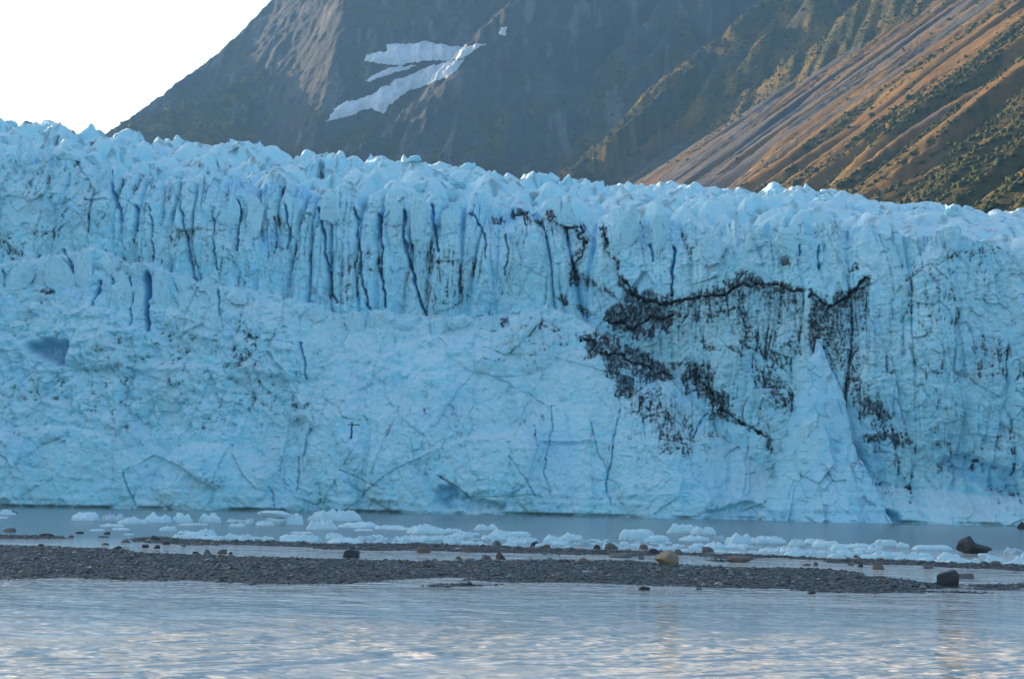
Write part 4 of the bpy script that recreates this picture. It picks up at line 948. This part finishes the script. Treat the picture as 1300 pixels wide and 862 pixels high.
# mushroom-shaped slab: wide flat cap on a narrower melted stem
mush = bpy.data.objects.new('ice_floe', None); COL.objects.link(mush)
pm, sx, sy, hh = place_px(350, 666, 46, 17, .6)
mush.location = (pm[0], pm[1] + sy, 0); mush['label'] = 'mushroom-shaped ice floe, a wide flat cap overhanging a melted blue stem'; mush['category'] = 'ice floe'
capm = chunk('cap', 821, (I4, IF4), 8, (.55, .85), .08, 1.6, True, None, MAT_FLOE); stem = chunk('stem', 823, (I4, IF4), 8, (.6, .9), .08, 1.6, True, None, MAT_FLOE)
oc = obj('cap', capm, MAT_FLOE, parent=mush, loc=(-.25, 0, hh * .76), scale=(sx * 1.02, sy * .9, hh * .28), rot=(0, .03, 0))
os_ = obj('stem', stem, MAT_FLOE, parent=mush, loc=(sx * .05, 0, hh * .25), scale=(sx * .72, sy * .7, hh * .55))
hero(825, 371, 666, 24, 14, 'steep ice floe against the side of the mushroom-shaped floe', 1.3)
FLOE_NEAR = [(5, 'by the flat dark rock under the cliff'), (135, 'below the grey dirty floe'), (165, 'below the low ragged floe'), (200, 'below the blunt humped floe'), (238, 'below the pointed floe'), (300, 'left open beside the mushroom-shaped floe'), (345, 'against the mushroom-shaped floe'), (400, 'by the knobbed floe'), (465, 'by the whaleback floe'), (541, 'by the lumpy floe with a raised end'), (617, 'by the floe with an overhanging lip')]
mids = [(140, 668.5, 30, 4), (241, 667, 38, 3), (152, 673, 22, 3), (211, 674, 24, 7), (232, 677.5, 18, 4), (122, 674, 20, 2), (162, 679, 15, 2), (3, 658, 12, 2), (300, 663, 28, 4), (316, 665, 12, 6), (300, 669, 20, 6), (335, 667, 25, 6), (495, 672, 38, 6), (574, 676, 25, 6), (637, 682, 30, 10),
        (460, 674, 24, 3), (520, 673, 30, 3), (590, 679, 36, 3), (380, 677, 28, 2), (660, 681, 30, 6)]
for k, (cx, b_, w, h) in enumerate(mids):
    floe(FL[(k * 5) % 14], cx, b_, w, h, ('paper-thin' if h < 3.5 else 'low') + (' broad' if w > 24 else ' small') + ' ice floe on open water ' + min(FLOE_NEAR, key=lambda q: abs(q[0] - cx))[1], 'low floes on the open water')
belt = [(228, 684, 25, 6), (261, 683, 25, 12), (294, 684.5, 20, 8), (310, 687, 18, 9), (838, 688, 28, 8), (884, 687, 38, 8), (1014, 693, 22, 9), (1038, 690, 31, 6), (1051, 695, 34, 8), (1091, 696, 39, 6), (1148, 695, 16, 7), (1187, 698.5, 52, 6), (1292, 703, 26, 8)]
line_lo = curve([(215, 685), (330, 688), (450, 691), (560, 692), (650, 694), (760, 696), (850, 699), (920, 702), (1000, 705), (1100, 708), (1180, 713), (1250, 717), (1320, 719)])
line_hi = curve([(215, 682), (330, 683), (430, 683), (560, 682), (650, 682), (740, 683), (830, 688), (920, 692), (1000, 694), (1100, 697), (1180, 701), (1250, 702), (1320, 705)])
for k in range(235):
    cx = 225 + (1325 - 225) * ((k * .6180339) % 1.0)
    if cx < 420 and RND.random() < .35: continue
    t = RND.random() ** .8
    b_ = line_hi(cx) + (line_lo(cx) - line_hi(cx)) * t
    w = RND.choice([6, 8, 9, 11, 13, 16, 20, 27]) * RND.uniform(.8, 1.15); h = min(w * RND.uniform(.28, .5), 11) * RND.uniform(.7, 1.05)
    if RND.random() < .2: w *= 1.5; h *= .6
    belt.append((cx, b_, w, h))
LANDMARKS = [(240, 'near the pointed hill-shaped floe'), (350, 'in front of the mushroom-shaped floe'), (446, 'behind the dark blocky boulder'), (540, 'behind the brown rounded boulder'), (625, 'behind two paired stones'),
             (744, 'behind the brown angular stone'), (847, 'behind the large tan boulder'), (930, 'around the black-streaked floe'), (1030, 'short of the flat ice slab'), (1127, 'around the flat ice slab'), (1240, 'around the black jagged boulder')]
belt.sort(key=lambda q: q[1])
for k, (cx, b_, w, h) in enumerate(belt):
    look = 'tiny chunk of ice' if w < 11 else 'wide low ice floe' if h < w * .27 else 'humped white ice floe' if w < 22 else 'large lumpy ice floe'
    near = min(LANDMARKS, key=lambda q: abs(q[0] - cx))[1]
    floe(FL[RND.randrange(14)], cx, b_, w, h, f'{look} in the brash belt {near}', look.replace('floe', 'floes').replace('chunk', 'chunks') + ' in the brash belt', dep=RND.uniform(.6, 1.0))

# ------------------------------------------------------------------ haze: one closed box of even, thin air
bm = bmesh.new(); bmesh.ops.create_cube(bm, size=1)
for v_ in bm.verts:
    v_.co = Vector(((-2500 if v_.co.x < 0 else 3400), (-600 if v_.co.y < 0 else 4500), (-3.0 if v_.co.z < 0 else 1560)))
hm = bpy.data.meshes.new('haze'); bm.to_mesh(hm); bm.free()
mh = bpy.data.materials.new('haze'); mh.use_nodes = True
mh.node_tree.nodes.remove(mh.node_tree.nodes['Principled BSDF'])
pv = mh.node_tree.nodes.new('ShaderNodeVolumePrincipled')
pv.inputs['Color'].default_value = (.22, .52, 1.0, 1); pv.inputs['Density'].default_value = .00007; pv.inputs['Anisotropy'].default_value = .0
mh.node_tree.links.new(pv.outputs[0], mh.node_tree.nodes['Material Output'].inputs['Volume'])
obj('haze', hm, mh, kind='stuff', label='thin blue air between the river and the mountains', category='haze')
